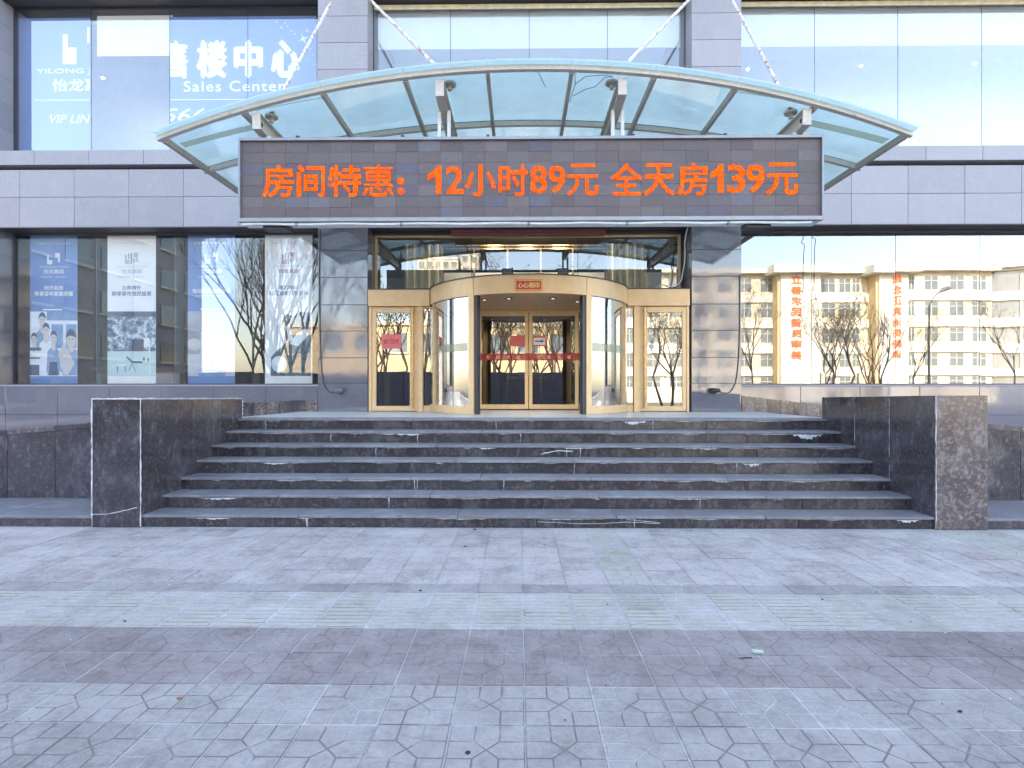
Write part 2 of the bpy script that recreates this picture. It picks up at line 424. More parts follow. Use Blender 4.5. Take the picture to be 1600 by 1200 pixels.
M['farwin'] = plain('far_window_glass', (0.16, 0.20, 0.22), 0.08, spec=0.9, noise=0.3, scale=0.3)
M['redletter'] = plain('orange_red_letters', (0.72, 0.14, 0.04), 0.6)
M['greyrender'] = plain('grey_render', (0.36, 0.37, 0.38), 0.8, noise=0.1, scale=0.3)
M['bark'] = plain('bark', (0.07, 0.055, 0.045), 0.9, noise=0.3)
M['leaf'] = plain('dry_leaf', (0.16, 0.13, 0.05), 0.8, noise=0.4, scale=1.0)
M['hoard'] = plain('blue_hoarding', (0.05, 0.062, 0.095), 0.5)
M['litpost'] = plain('pale_post', (0.60, 0.58, 0.45), 0.5)

# ------------------------------------------------------------------ text
def text_polys(body, bold=0.0, shear=0.0, spacing=1.0):
    c = bpy.data.curves.new('glyphs', 'FONT'); c.body = body; c.offset = bold; c.shear = shear; c.space_character = spacing
    c.resolution_u = 3
    o = bpy.data.objects.new('glyphs', c); COL.objects.link(o)
    dg = bpy.context.evaluated_depsgraph_get()
    me = bpy.data.meshes.new_from_object(o.evaluated_get(dg))
    vs = [(v.co.x, v.co.y) for v in me.vertices]; fs = [tuple(p.vertices) for p in me.polygons]
    bpy.data.objects.remove(o); bpy.data.curves.remove(c); bpy.data.meshes.remove(me)
    return vs, fs
def fit_text(mb, body, x0, x1, z0, z1, y, m, bold=0.02, shear=0.0, flip=False, clip=None, spacing=1.0, keep=False):
    vs, fs = text_polys(body, 0.0, shear, spacing)
    if not vs: return
    if bold > 0:
        d = bold * (z1 - z0) * .9
        for q, (dx, dz) in enumerate(((d, 0), (-d, 0), (0, d), (0, -d))):
            fit_text(mb, body, x0 + dx + d, x1 + dx - d, z0 + dz + d, z1 + dz - d, y - (1 if not flip else -1) * .0003 * (q + 1), m, 0.0, shear, flip, clip, spacing)
    ax = min(v[0] for v in vs); bx = max(v[0] for v in vs); az = min(v[1] for v in vs); bz = max(v[1] for v in vs)
    sx = (x1 - x0) / (bx - ax); sz = (z1 - z0) / (bz - az)
    if keep: sx = sz
    k = mb.slot(m)
    pts = []
    for vx, vz in vs:
        px = x0 + (vx - ax) * sx
        if flip: px = x1 - (vx - ax) * sx
        pts.append((px, z0 + (vz - az) * sz))
    for f in fs:
        poly = [pts[i] for i in f]
        if clip:
            for (lim, sgn) in clip:
                q = []
                for i in range(len(poly)):
                    a, b2 = poly[i], poly[(i + 1) % len(poly)]
                    ia, ib = (a[0] - lim) * sgn >= 0, (b2[0] - lim) * sgn >= 0
                    if ia: q.append(a)
                    if ia != ib:
                        t = (lim - a[0]) / (b2[0] - a[0]); q.append((lim, a[1] + t * (b2[1] - a[1])))
                poly = q
                if len(poly) < 3: break
        if len(poly) >= 3:
            b = len(mb.v); mb.v += [(p[0], y, p[1]) for p in poly]
            mb.f.append(tuple(range(b, b + len(poly)))); mb.m.append(k)

# =================================================================== SETTING
g = MB().box(-400, 400, -400, 400, -0.60, -0.14, M['earth']).build('ground'); tag(g, kind='structure')
r = MB().box(-200, 200, -30, -9.0, -0.5, -0.12, M['asphalt']).build('road'); tag(r, kind='structure')
rm = MB()
for k in range(-20, 21):
    rm.box(k * 6 - 1.2, k * 6 + 1.2, -19.6, -19.45, -0.119, -0.116, M['white'])
tag(rm.build('road_marking'), kind='structure')
kb = MB().box(-200, 200, -9.0, -8.75, -0.5, 0.0, M['core']).build('kerb'); tag(kb, kind='structure')

# pavement: bedding sheet plus every paver in view
pav = MB().box(-60, 60, -8.75, 7.5, -0.5, -0.0036, M['pav_bed']).build('pavement'); tag(pav, kind='structure')
T = 0.36
def inset(poly, d):
    n = len(poly); out = []
    for i in range(n):
        p0, p1, p2 = Vector(poly[i - 1]), Vector(poly[i]), Vector(poly[(i + 1) % n])
        e1 = (p1 - p0).normalized(); e2 = (p2 - p1).normalized()
        n1 = Vector((-e1.y, e1.x)); n2 = Vector((-e2.y, e2.x))
        k = (n1 + n2); k = k / max(0.2, (1 + n1.dot(n2)))
        out.append(tuple(p1 + k * d))
    return out
def cells_mesh(name, cells, m, depth, groove, wx, wy):
    mb = MB(); k = mb.slot(m)
    mb.poly([(-wx/2, -wy/2, -depth), (wx/2, -wy/2, -depth), (wx/2, wy/2, -depth), (-wx/2, wy/2, -depth)], m)
    for c in cells:
        c = [(a - wx / 2, b - wy / 2) for a, b in c]
        lo = inset(c, groove / 2); hi = inset(c, groove / 2 + 0.0022)
        n = len(c); b = len(mb.v)
        mb.v += [(p[0], p[1], -depth) for p in lo] + [(p[0], p[1], -0.0016) for p in lo] + [(p[0], p[1], 0) for p in hi]
        for lv in range(2):
            for i in range(n):
                j = (i + 1) % n
                mb.f.append((b + lv*n + i, b + lv*n + j, b + (lv+1)*n + j, b + (lv+1)*n + i)); mb.m.append(k)
        mb.f.append(tuple(b + 2*n + i for i in range(n))); mb.m.append(k)
    me = bpy.data.meshes.new(name); me.from_pydata(mb.v, [], mb.f); me.update()
    me.materials.append(m); return me
def pattern(w):
    a, b, h = w / 3, 2 * w / 3, w / 2
    return [[(0,0),(a,0),(a,a),(0,a)], [(b,0),(w,0),(w,a),(b,a)], [(b,b),(w,b),(w,w),(b,w)], [(0,b),(a,b),(a,w),(0,w)],
            [(a,0),(b,0),(b,a),(h,h),(a,a)], [(b,a),(w,a),(w,b),(b,b),(h,h)], [(h,h),(b,b),(b,w),(a,w),(a,b)], [(0,a),(a,a),(h,h),(a,b),(0,b)]]
def ribs(wx, wy, n=5):
    s = wy / n
    return [[(0.012, i*s + 0.012), (wx - 0.012, i*s + 0.012), (wx - 0.012, (i+1)*s - 0.012), (0.012, (i+1)*s - 0.012)] for i in range(n)]
w = T - 0.007
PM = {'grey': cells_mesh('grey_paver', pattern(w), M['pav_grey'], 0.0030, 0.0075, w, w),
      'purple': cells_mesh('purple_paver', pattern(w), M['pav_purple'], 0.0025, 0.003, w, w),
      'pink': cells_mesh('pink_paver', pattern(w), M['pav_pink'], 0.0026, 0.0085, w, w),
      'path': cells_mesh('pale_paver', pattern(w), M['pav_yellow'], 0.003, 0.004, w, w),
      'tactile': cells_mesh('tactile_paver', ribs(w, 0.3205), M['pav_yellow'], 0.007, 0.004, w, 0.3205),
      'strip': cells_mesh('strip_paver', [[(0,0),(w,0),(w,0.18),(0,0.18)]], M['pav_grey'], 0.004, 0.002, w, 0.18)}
rows = [('grey', 2.145, 'paver'), ('grey', 2.505, 'paver'), ('grey', 2.865, 'paver'), ('purple', 3.225, 'purple_paver'), ('purple', 3.585, 'purple_paver'),
        ('tactile', 3.929, 'tactile_paver'), ('tactile', 4.256, 'tactile_paver'), ('strip', 4.515, 'narrow_paver')] + \
       [('pink', 4.79 + i * 0.36, 'pinkish_paver') for i in range(5)]
counts = {}; rest = MB()
for kind, yc, nm in rows:
    half = 0.95 * yc + 0.8
    i0, i1 = int(math.floor((-half) / T)), int(math.ceil((half) / T))
    for i in range(i0, i1 + 1):
        x = 0.03 + (i + 0.5) * T
        k2, n2 = kind, nm
        if kind == 'pink' and (2 <= i <= 3 and i == 2 or i in (13, 14)):
            k2, n2 = 'path', 'pale_paver'
        me = PM[k2]
        counts[n2] = counts.get(n2, 0) + 1
        o = link_mesh(n2, me, pav, (x + random.uniform(-.002, .002), yc + random.uniform(-.002, .002), random.uniform(-0.0015, 0.0022)))
        o.rotation_euler = (random.uniform(-.006, .006), random.uniform(-.006, .006), random.uniform(-.006, .006) + (math.pi / 2 if (k2 in ('grey', 'pink', 'purple') and random.random() < .4) else 0))
# plain pavement beyond the laid rows (behind the camera and out of frame)
tag(MB().box(-60, 60, -8.75, 1.96, -0.010, -0.002, M['pav_grey']).build('footpath'), kind='structure')

# =================================================================== HOTEL BUILDING
HB = empty('hotel_building', (0, YP, 0), 'grey granite clad hotel with tall glass windows and a gold framed revolving entrance', 'hotel')
tile_cache = {}
def tile(x0, x1, z0, z1, y, m, parent=HB, name='granite_tile', th=0.03, gap=0.006, side=None):
    a, b = round(x1 - x0 - gap, 3), round(z1 - z0 - gap, 3)
    key = (a, b, m.name, th, side)
    if key not in tile_cache:
        mb = MB()
        if side is None: mb.box(-a/2, a/2, 0, th, -b/2, b/2, m, 0.004)
        else: mb.box(-th/2, th/2, -a/2, a/2, -b/2, b/2, m)
        o = mb.build(name, parent, loc=(0, 0, 0)); tile_cache[key] = o.data
    else:
        o = link_mesh(name, tile_cache[key], parent, (0, 0, 0))
    off = Vector((0, 0, 0)); p = parent
    while p is not None: off += p.location; p = p.parent
    loc = Vector(((x0 + x1) / 2, y, (z0 + z1) / 2)) if side is None else Vector((side, (x0 + x1) / 2, (z0 + z1) / 2))
    o.location = loc - off
    if side is None:
        o.rotation_euler = (random.uniform(-.0025, .0025), 0, random.uniform(-.0025, .0025))
    return o
def grid(xs, zs, y, m, **k):
    for i in range(len(xs) - 1):
        for j in range(len(zs) - 1):
            tile(xs[i], xs[i+1], zs[j], zs[j+1], y, m, **k)
ZL = 1.147                                  # landing level
ZB0, ZB1 = Z(352.5, YP), Z(261.5, YP)       # beam band
ZG = Z(255, YP); ZE = Z(232, YP)            # shadow gap, ledge
ZT = 9.66                                   # top of the upper windows
PL0, PL1, PR0, PR1 = X(497, YP), X(575, YP), X(1080, YP), X(1158, YP)
XA, XB = -11.6, 14.0
SILL = Z(601, YP)
# cores
cb = MB()
cb.box(XA, XB, YP + .031, YW + .35, ZB0 + .01, ZB1, M['core'])
cb.box(XA, XB, YP + .031, YW + .35, ZG, ZE - .02, M['core'])
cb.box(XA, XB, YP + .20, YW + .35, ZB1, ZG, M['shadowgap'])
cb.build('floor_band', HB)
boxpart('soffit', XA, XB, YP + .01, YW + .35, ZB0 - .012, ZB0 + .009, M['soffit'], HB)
# band tiles
xs = []; x = -11.5
while x < 13.6: xs.append(x); x += 1.128
off = X(1419, YP) - min(xs, key=lambda q: abs(q - X(1419, YP)))
xs = [q + off for q in xs]
ZM = Z(305, YP)
grid(xs, [ZB0, ZM, ZB1], YP, M['clad'])
xs2 = [q + 0.33 for q in xs]
grid(xs2, [ZG, ZE], YP - 0.035, M['clad'], name='ledge_tile', th=0.07)
boxpart('ledge', XA, XB, YP - .03, YW + .1, ZE - .02, ZE - .002, M['clad'], HB)
# lower walls
for a, b in ((XA, PL0), (PR1, XB)):
    boxpart('lower_wall', a, b, YP + .031, YW + .3, 0.0, SILL - .03, M['core'], HB)
    boxpart('sill', a, b, YP + .002, YW + .3, SILL - .03, SILL, M['clad'], HB)
    n = max(1, round((b - a) / 1.13)); st = (b - a) / n
    grid([a + i * st for i in range(n + 1)], [0.0, 0.5, Z(648, YP), SILL - .03], YP, M['polish'])
# piers
pz = [ZL]
for yy in (599, 559, 517, 476, 433, 391): pz.append(Z(yy, YP))
pz.append(ZB0)
for (a, b) in ((PL0, PL1), (PR0, PR1)):
    boxpart('pier', a + .031, b - .031, YP + .01, YW + .5, 0.9, ZB0, M['core'], HB)
    grid([a, b], pz, YP - 0.02, M['polish'])
    for j in range(len(pz) - 1):
        for sx in (a + .015, b - .015):
            tile(YP + .012, YW + .5, pz[j], pz[j+1], 0, M['polish'], side=sx)
    boxpart('upper_pier', a + .031, b - .031, YP + .01, YW + .5, ZE, 12.2, M['core'], HB)
    z = ZE; zz = [z]
    while z < 12.0: z += 0.54; zz.append(z)
    grid([a, b], zz, YP - 0.02, M['clad'])
    for j in range(len(zz) - 1):
        for sx in (a + .015, b - .015):
            tile(YP + .012, YW + .5, zz[j], zz[j+1], 0, M['clad'], side=sx)
# left end column
LC = X(23, YW)
boxpart('end_column', XA, LC - .031, YP + .031, YW + .5, SILL, ZB0, M['core'], HB)
boxpart('end_column', XA, LC - .031, YP + .031, YW + .5, ZE, 12.2, M['core'], HB)
zz = [SILL]
while zz[-1] < ZB0 - .3: zz.append(zz[-1] + .54)
zz[-1] = ZB0
zu = [ZE]
while zu[-1] < 11.9: zu.append(zu[-1] + .54)
for Lz, mm in ((zz, M['polish']), (zu, M['clad'])):
    grid([XA, LC - .031], Lz, YP, mm)
    for j in range(len(Lz) - 1):
        tile(YP + .012, YW + .5, Lz[j], Lz[j+1], 0, mm, side=LC - .015)
# upper beam, roof mass, sides and back (the block that shades the forecourt)
boxpart('upper_wall', XA, XB, YP + .031, 28, 9.70, 17.0, M['core'], HB)
grid(xs, [9.70, 10.25, 10.8, 11.35, 11.9], YP, M['clad'])
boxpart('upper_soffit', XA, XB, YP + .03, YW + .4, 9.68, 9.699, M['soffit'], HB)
boxpart('side_wall', -24, XA, YP + .05, 28, 0, 17.0, M['core'], HB)
boxpart('side_wall', XB, 24, YP + .05, 28, 0, 17.0, M['core'], HB)
boxpart('back_wall', XA, XB, 20, 28, 0, 9.7, M['intwall'], HB)
boxpart('interior_floor', XA, XB, YW + .31, 20, 0.9, ZL - .004, M['intwall'], HB)
boxpart('storey_slab', XA, XB, YW + .36, 20, ZB0 + .25, ZE - .03, M['intwall'], HB)
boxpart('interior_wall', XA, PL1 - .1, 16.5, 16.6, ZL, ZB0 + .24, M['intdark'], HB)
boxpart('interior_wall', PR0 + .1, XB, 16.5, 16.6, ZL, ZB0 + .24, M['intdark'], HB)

# windows
def window(x0, x1, z0, z1, y, joints, m, fins=True, fr=None):
    wd = MB()
    f = fr or M['darkmetal']
    t = 0.04
    wd.box(x0, x1, y - .03, y + .06, z1 - t, z1, f).box(x0, x1, y - .03, y + .06, z0, z0 + t * .6, f)
    wd.box(x0, x0 + t, y - .03, y + .06, z0 + t * .6, z1 - t, f).box(x1 - t, x1, y - .03, y + .06, z0 + t * .6, z1 - t, f)
    W = wd.build('window', HB, origin=((x0 + x1) / 2, y, (z0 + z1) / 2))
    e = [x0 + t] + joints + [x1 - t]
    for i in range(len(e) - 1):
        pn = boxpart('pane', e[i] + .005, e[i+1] - .005, y, y + .012, z0 + t * .6, z1 - t, m, W)
        pn.rotation_euler = (random.uniform(-.0012, .0012), 0, random.uniform(-.0022, .0022))
    for j in joints:
        boxpart('joint_seal', j - .0045, j + .0045, y + .002, y + .011, z0 + t * .6, z1 - t, M['black'], W)
        if fins: boxpart('glass_fin', j - .009, j + .009, y + .03, y + .36, z0 + t * .6, z1 - t, M['fin'], W)
    return W
window(LC, PL0 + .03, SILL, ZB0 - .013, YW, [X(q, YW) for q in (149, 272, 394)], M['winposter'])
window(PR1 - .03, XB, SILL, ZB0 - .013, YW, [X(q, YW) for q in (1268, 1399, 1531)] + [X(1531, YW) + 1.78], M['win'])
window(LC, PL0 + .03, ZE, 9.67, YW, [X(q, YW) for q in (143, 265, 387)], M['winbanner'], fins=False)
window(PL1 - .03, PR0 + .03, ZE, 9.67, YW, [X(q, YW) for q in (704, 827, 949)], M['winup'], fins=False)
window(PR1 - .03, XB, ZE, 9.67, YW, [X(q, YW) for q in (1273, 1403, 1534)] + [X(1534, YW) + 1.78], M['winup'], fins=False)
window(X(586, YT), X(1063, YT), 3.30, Z(368, YT), YT, [X(737, YT), X(903, YT)], M['wintran'], fins=False, fr=M['gold'])
for a, b in ((PL1 - .03, X(586, YT)), (X(1063, YT), PR0 + .03)):
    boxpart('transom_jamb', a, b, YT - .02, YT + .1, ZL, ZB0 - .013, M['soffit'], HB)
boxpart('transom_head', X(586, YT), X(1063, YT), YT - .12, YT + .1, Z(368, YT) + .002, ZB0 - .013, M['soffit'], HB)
# pale inner screens, blinds and ceilings of the upper floor
def up(x0, x1, blind=True):
    if blind:
        boxpart('window_head', x0 + .03, x1 - .03, YW - .06, YW - .032, 9.56, 9.66, M['headpaint'], HB)
        boxpart('roller_blind', x0 + .06, x1 - .06, YW + .12, YW + .135, Z(76, YW + .12), 9.60, M['offwhite'], HB)
    boxpart('inner_screen', x0 + .02, x1 - .02, YW + 1.9, YW + 1.95, ZE, 9.68, M['intpale'], HB)
    boxpart('room_ceiling', x0 + .02, x1 - .02, YW + .4, YW + 1.9, 9.60, 9.67, M['white'], HB)
up(PL1, PR0); up(PR1, XB); up(LC, PL0, False)
boxpart('roller_blind', X(145, YW), X(264, YW), YW + .12, YW + .135, Z(83, YW + .12), 9.60, M['offwhite'], HB)

# ---- curtains and brass rails behind the transom
def curtain(x0, x1, y, z0, z1, m, parent, name='curtain', amp=.05, n=None):
    n = n or int((x1 - x0) / .022)
    mb = MB(); k = mb.slot(m); b = len(mb.v)
    for i in range(n + 1):
        xx = x0 + (x1 - x0) * i / n
        yy = y + amp * math.sin(xx * 38) + .02 * math.sin(xx * 91 + 1)
        mb.v += [(xx, yy, z0), (xx, yy, z1)]
    for i in range(n):
        mb.f.append((b + 2*i, b + 2*i + 2, b + 2*i + 3, b + 2*i + 1)); mb.m.append(k)
    return mb.build(name, parent, smooth=True, origin=((x0 + x1) / 2, y, z0))
curtain(X(632, 12.5), X(692, 12.5), 12.5, 3.64, 4.86, M['curtain'], HB)
curtain(X(948, 12.5), X(1006, 12.5), 12.5, 3.64, 4.86, M['curtain'], HB)
curtain(X(26, YW + .3), X(47, YW + .3), YW + .35, SILL, ZB0 - .02, M['curtain'], HB)
boxpart('mezzanine_front', X(692, 12.97), X(1062, 12.97), 12.97, 13.05, 3.5, Z(426, 12.97), M['offwhite'], HB)
for yy in (383, 388):
    boxpart('brass_rail', X(690, 12.9), X(1062, 12.9), 12.9, 12.93, Z(yy, 12.9) - .022, Z(yy, 12.9) + .01, M['brass'], HB)
for q in (692, 741, 793, 845, 895, 946, 1009):
    boxpart('brass_mullion', X(q, 12.9) - .018, X(q, 12.9) + .018, 12.9, 12.93, ZL, Z(388, 12.9) - .023, M['brass'], HB)

for q0, q1 in ((584, 594), (600, 611), (664, 671), (1022, 1030), (1040, 1054), (981, 988)):
    curtain(X(q0, 13.2), X(q1, 13.2), 13.2, ZL, 3.6, M['curtain'], HB, amp=.03)
boxpart('lobby_wall', X(560, 15), X(735, 15), 15.0, 15.1, ZL, 4.6, M['intwall'], HB)
boxpart('lobby_wall', X(925, 15), X(1100, 15), 15.0, 15.1, ZL, 4.6, M['intwall'], HB)
# ---- entrance: side doors
def side_door(px_f0, px_f1, px_d0, px_d1, px_p0, px_p1, px_s0, px_s1, hinge_left):
    y = YP - .05
    x = lambda q: X(q, y)
    zt, zb = Z(452, y), Z(478, y)
    boxpart('door_fascia', x(px_f0), x(px_f1), y, y + .5, zb, zt, M['gold'], HB, .004)
    boxpart('fascia_shadow_strip', x(px_f0) - .01, x(px_f1) + .01, y - .012, y + .62, zt, zt + .02, M['darkmetal'], HB)  # dark strip draws the shadow line along the fascia top
    d0, d1 = sorted((x(px_d0), x(px_d1)))
    db = ZL + .012; dt = zb - .01
    y2 = y + .06
    a, b = (.085, .15) if hinge_left else (.15, .085)
    mb = MB()
    mb.box(d0, d0 + a, y2, y2 + .06, db, dt, M['gold'], .004).box(d1 - b, d1, y2, y2 + .06, db, dt, M['gold'], .004)
    mb.box(d0 + a, d1 - b, y2, y2 + .06, dt - .115, dt, M['gold'], .004).box(d0 + a, d1 - b, y2, y2 + .06, db, db + .10, M['gold'], .004)
    D = mb.build('swing_door', HB, origin=((d0 + d1) / 2, y2, db))
    boxpart('pane', d0 + a, d1 - b, y2 + .025, y2 + .035, db + .10, dt - .115, M['door'], D)
    hx = d1 - .075 if hinge_left else d0 + .075
    hb = MB()
    hb.tube([(hx, y2 - .075, db + .05), (hx, y2 - .075, dt - .03)], .022, M['brass'], 10)
    for zz in (db + .10, dt - .08): hb.tube([(hx, y2 - .075, zz), (hx, y2 + .01, zz)], .012, M['brass'], 8)
    hb.build('handle', D, smooth=True, origin=(hx, y2 - .075, db))
    if hinge_left:
        boxpart('closer_plate', d0 + .19, d0 + .42, y2 - .012, y2, dt - .06, dt - .03, M['steel'], D)
    p0, p1 = sorted((x(px_p0), x(px_p1)))
    boxpart('door_post', p0, p1, y + .03, y + .15, ZL, zb - .002, M['gold'], HB, .004)
    s0, s1 = sorted((x(px_s0), x(px_s1)))
    sl = boxpart('sidelight', s0, s1, y + .07, y + .13, ZL, ZL + .12, M['gold'], HB)
    boxpart('head_rail', s0, s1, y + .07, y + .13, zb - .04, zb - .003, M['gold'], sl)
    boxpart('pane', s0, s1, y + .095, y + .105, ZL + .12, zb - .04, M['door'], sl)
    # outer jamb
    j = x(px_f0) if hinge_left else x(px_f1)
    jj = (j, d0 - .004) if hinge_left else (d1 + .004, j)
    if jj[1] - jj[0] > .01: boxpart('door_jamb', jj[0], jj[1], y + .05, y + .14, ZL, zb - .002, M['gold'], HB)
side_door(575, 671, 580, 651, 651.5, 660, 660.5, 676, True)
side_door(981, 1078, 1001, 1074, 991, 1000.5, 976, 990.5, False)

# ---- entrance: revolving drum
CX, CY, RD = 0.2, 11.86, 2.10
RV = MB()
def ang(t): return (CX + RD * math.sin(t), CY - RD * math.cos(t))
def arc_wall(mb, t0, t1, z0, z1, r0, r1, m, n=None):
    n = n or max(3, int(abs(t1 - t0) / .06)); k = mb.slot(m); b = len(mb.v)
    for i in range(n + 1):
        t = t0 + (t1 - t0) * i / n
        for r in (r0, r1):
            for z in (z0, z1):
                mb.v.append((CX + r * math.sin(t), CY - r * math.cos(t), z))
    for i in range(n):
        a, c = b + 4*i, b + 4*i + 4
        for q in ((0, 1), (1, 3), (3, 2), (2, 0)):
            mb.f.append((a + q[0], a + q[1], c + q[1], c + q[0])); mb.m.append(k)
    for a in (b, b + 4*n): mb.f.append((a, a+1, a+3, a+2)); mb.m.append(k)
ZF0, ZF1 = 3.305, 3.625
TO = math.asin(1.02 / RD)
arc_wall(RV, -2.2, -TO - .006, ZF0, ZF1, RD - .05, RD, M['gold'])
arc_wall(RV, -TO, TO, ZF0, ZF1, RD - .05, RD + .004, M['gold'])
arc_wall(RV, TO + .006, 2.2, ZF0, ZF1, RD - .05, RD, M['gold'])
R = RV.build('revolving_door', HB, smooth=True, origin=(CX, CY, ZL))
cap = MB(); arc_wall(cap, -math.pi, math.pi, ZF1, ZF1 + .02, 0.02, RD + .02, M['darkmetal'], 64); cap.build('drum_cap', R)
cl = MB(); arc_wall(cl, -math.pi, math.pi, ZF0 + .01, ZF0 + .03, 0.02, RD - .055, M['golddark'], 64); cl.build('drum_ceiling', R)
for t0, t1 in ((-2.0, -TO - .05), (TO + .05, 2.0)):
    mb = MB(); arc_wall(mb, t0, t1, ZL + .15, ZF0 - .012, RD - .03, RD - .018, M['curve']); mb.build('curved_pane', R, smooth=True)
    mb = MB(); arc_wall(mb, t0, t1, ZL + .004, ZL + .15, RD - .05, RD, M['gold']); mb.build('bottom_rail', R, smooth=True)
    mb = MB(); arc_wall(mb, t0, t1, ZF0 - .012, ZF0, RD - .05, RD - .002, M['darkmetal']); mb.build('top_channel', R, smooth=True)
    sg = 1 if t0 > 0 else -1
    mb = MB(); arc_wall(mb, sg * 1.12, sg * 1.15, ZL + .15, ZF0 - .012, RD - .05, RD, M['gold'], 3); mb.build('mullion', R)
    mb = MB(); arc_wall(mb, sg * (TO + .07), sg * 1.10, 2.30, 2.45, RD - .017, RD - .0155, M['greenfilm']); mb.build('safety_film', R, smooth=True)
    mb = MB(); arc_wall(mb, sg * (TO + .0), sg * (TO + .055), ZL + .004, ZF0 - .001, RD - .06, RD + .003, M['gold'], 3); mb.build('post', R)
    mb = MB(); arc_wall(mb, sg * (TO - .032), sg * (TO - .002), ZL + .004, ZF0 - .001, RD - .12, RD - .02, M['darkmetal'], 3); mb.build('weather_strip', R)
# centre wing with sliding doors
YC = 12.02
def leaf(x0, x1):
    mb = MB(); zt = ZF0 - .05; zb = ZL + .02; fw = .075
    mb.box(x0, x0 + fw, YC, YC + .05, zb, zt, M['gold'], .003).box(x1 - fw, x1, YC, YC + .05, zb, zt, M['gold'], .003)
    mb.box(x0 + fw, x1 - fw, YC, YC + .05, zt - .07, zt, M['gold'], .003).box(x0 + fw, x1 - fw, YC, YC + .05, zb, zb + .10, M['gold'], .003)
    L = mb.build('sliding_leaf', R, origin=((x0 + x1) / 2, YC, zb))
    return MB().box(x0 + fw, x1 - fw, YC + .02, YC + .03, zb + .10, zt - .07, M['door']).build('sliding_pane', R)
leaf(X(747, YC), X(825.5, YC)); leaf(X(826.5, YC), X(904, YC))
boxpart('wing_head', X(738, YC), X(915, YC), YC - .01, YC + .08, ZF0 - .048, ZF0 + .008, M['gold'], R)
for q0, q1 in ((728, 746), (905, 924)):
    boxpart('wing_panel', X(q0, YC), X(q1, YC), YC + .02, YC + .03, ZL + .12, ZF0 - .05, M['door'], R)
    boxpart('wing_rail', X(q0, YC), X(q1, YC), YC, YC + .05, ZL + .01, ZL + .12, M['gold'], R)
for zz0, q0, q1 in ((2.22, 747, 904),):
    boxpart('safety_film', X(738, YC), X(915, YC), YC - .004, YC - .002, Z(563, YC), Z(552, YC), M['redfilm'], R)
tx = MB()
for i, ch in enumerate('欢迎光临 欢迎光临'):
    if ch == ' ': continue
    xx = X(760, YC) + i * .22
    fit_text(tx, ch, xx, xx + .07, Z(561, YC), Z(555, YC), YC - .006, M['goldprint'], .02)
tx.build('film_lettering', R)
dl = 0
for q, yy in ((757, 468), (795, 466), (864, 466), (902, 471)):
    Yd = (ZF0 + .008 - H) * F / (YH - yy)
    xx = X(q, Yd)
    mb = MB(); mb.tube([(xx, Yd, ZF0 + .012), (xx, Yd, ZF0 - .002)], [.065, .07], M['darkmetal'], 16)
    o = mb.build('recessed_spotlight', R)
    MB().tube([(xx, Yd, ZF0 - .0035), (xx, Yd, ZF0 - .002)], .035, M['spotlens'], 12).build('spot_lens', R)
    sl_ = bpy.data.lights.new('spot_lamp', 'SPOT'); sl_.energy = 4; sl_.spot_size = 2.6; sl_.spot_blend = 1.0; sl_.color = (1, .85, .62); sl_.shadow_soft_size = .03
    so_ = bpy.data.objects.new('spot_lamp', sl_); COL.objects.link(so_); so_.location = (xx, Yd, ZF0 - .02)
# lobby interior, brightened by three added fill lamps
for lx in (-0.6, 0.2, 1.0):
    LL = empty('lobby_fill_lamp', (lx, 12.22, ZB0 + .24), 'added round fill lamp brightening the lobby, ' + {-0.6: "left of the drum axis", 0.2: "straight above the drum axis", 1.0: "right of the drum axis"}[lx], 'fill lamp', 'added lobby fill lamps')
    mb = MB(); mb.tube([(lx, 12.22, ZB0 + .245), (lx, 12.22, ZB0 + .20)], .16, M['white'], 20); mb.build('lamp_body', LL)
    mb = MB(); mb.tube([(lx, 12.22, ZB0 + .199), (lx, 12.22, ZB0 + .185)], .13, M['lamp'], 20); mb.build('diffuser', LL)
    pl_ = bpy.data.lights.new('lobby_fill_light', 'POINT'); pl_.energy = 5; pl_.color = (1, .84, .60); pl_.shadow_soft_size = .15
    po_ = bpy.data.objects.new('lobby_fill_light', pl_); COL.objects.link(po_); po_.location = (lx, 12.22, ZB0 + .12)
for q in (755, 790, 880, 901):
    pass
tb = empty('lobby_table', (X(826, 15), 15, ZL), 'dark wooden lobby table with gilt edge seen through the centre door glass', 'table')
boxpart('tabletop', X(792, 15), X(860, 15), 14.7, 15.5, 1.86, 1.93, M['brass'], tb)
boxpart('tabletop_panel', X(800, 15), X(852, 15), 14.9, 15.4, 1.931, 1.96, M['grey_plastic'], tb)
boxpart('pedestal', X(806, 15), X(846, 15), 14.8, 15.4, ZL, 1.86, M['wood'], tb)
bxo = boxpart('grey_box', X(800, 15), X(850, 15), 15.0, 15.35, 1.961, 2.14, M['conduit'], None)
tag(bxo, 'grey oblong box lying on top of the lobby table', 'box')

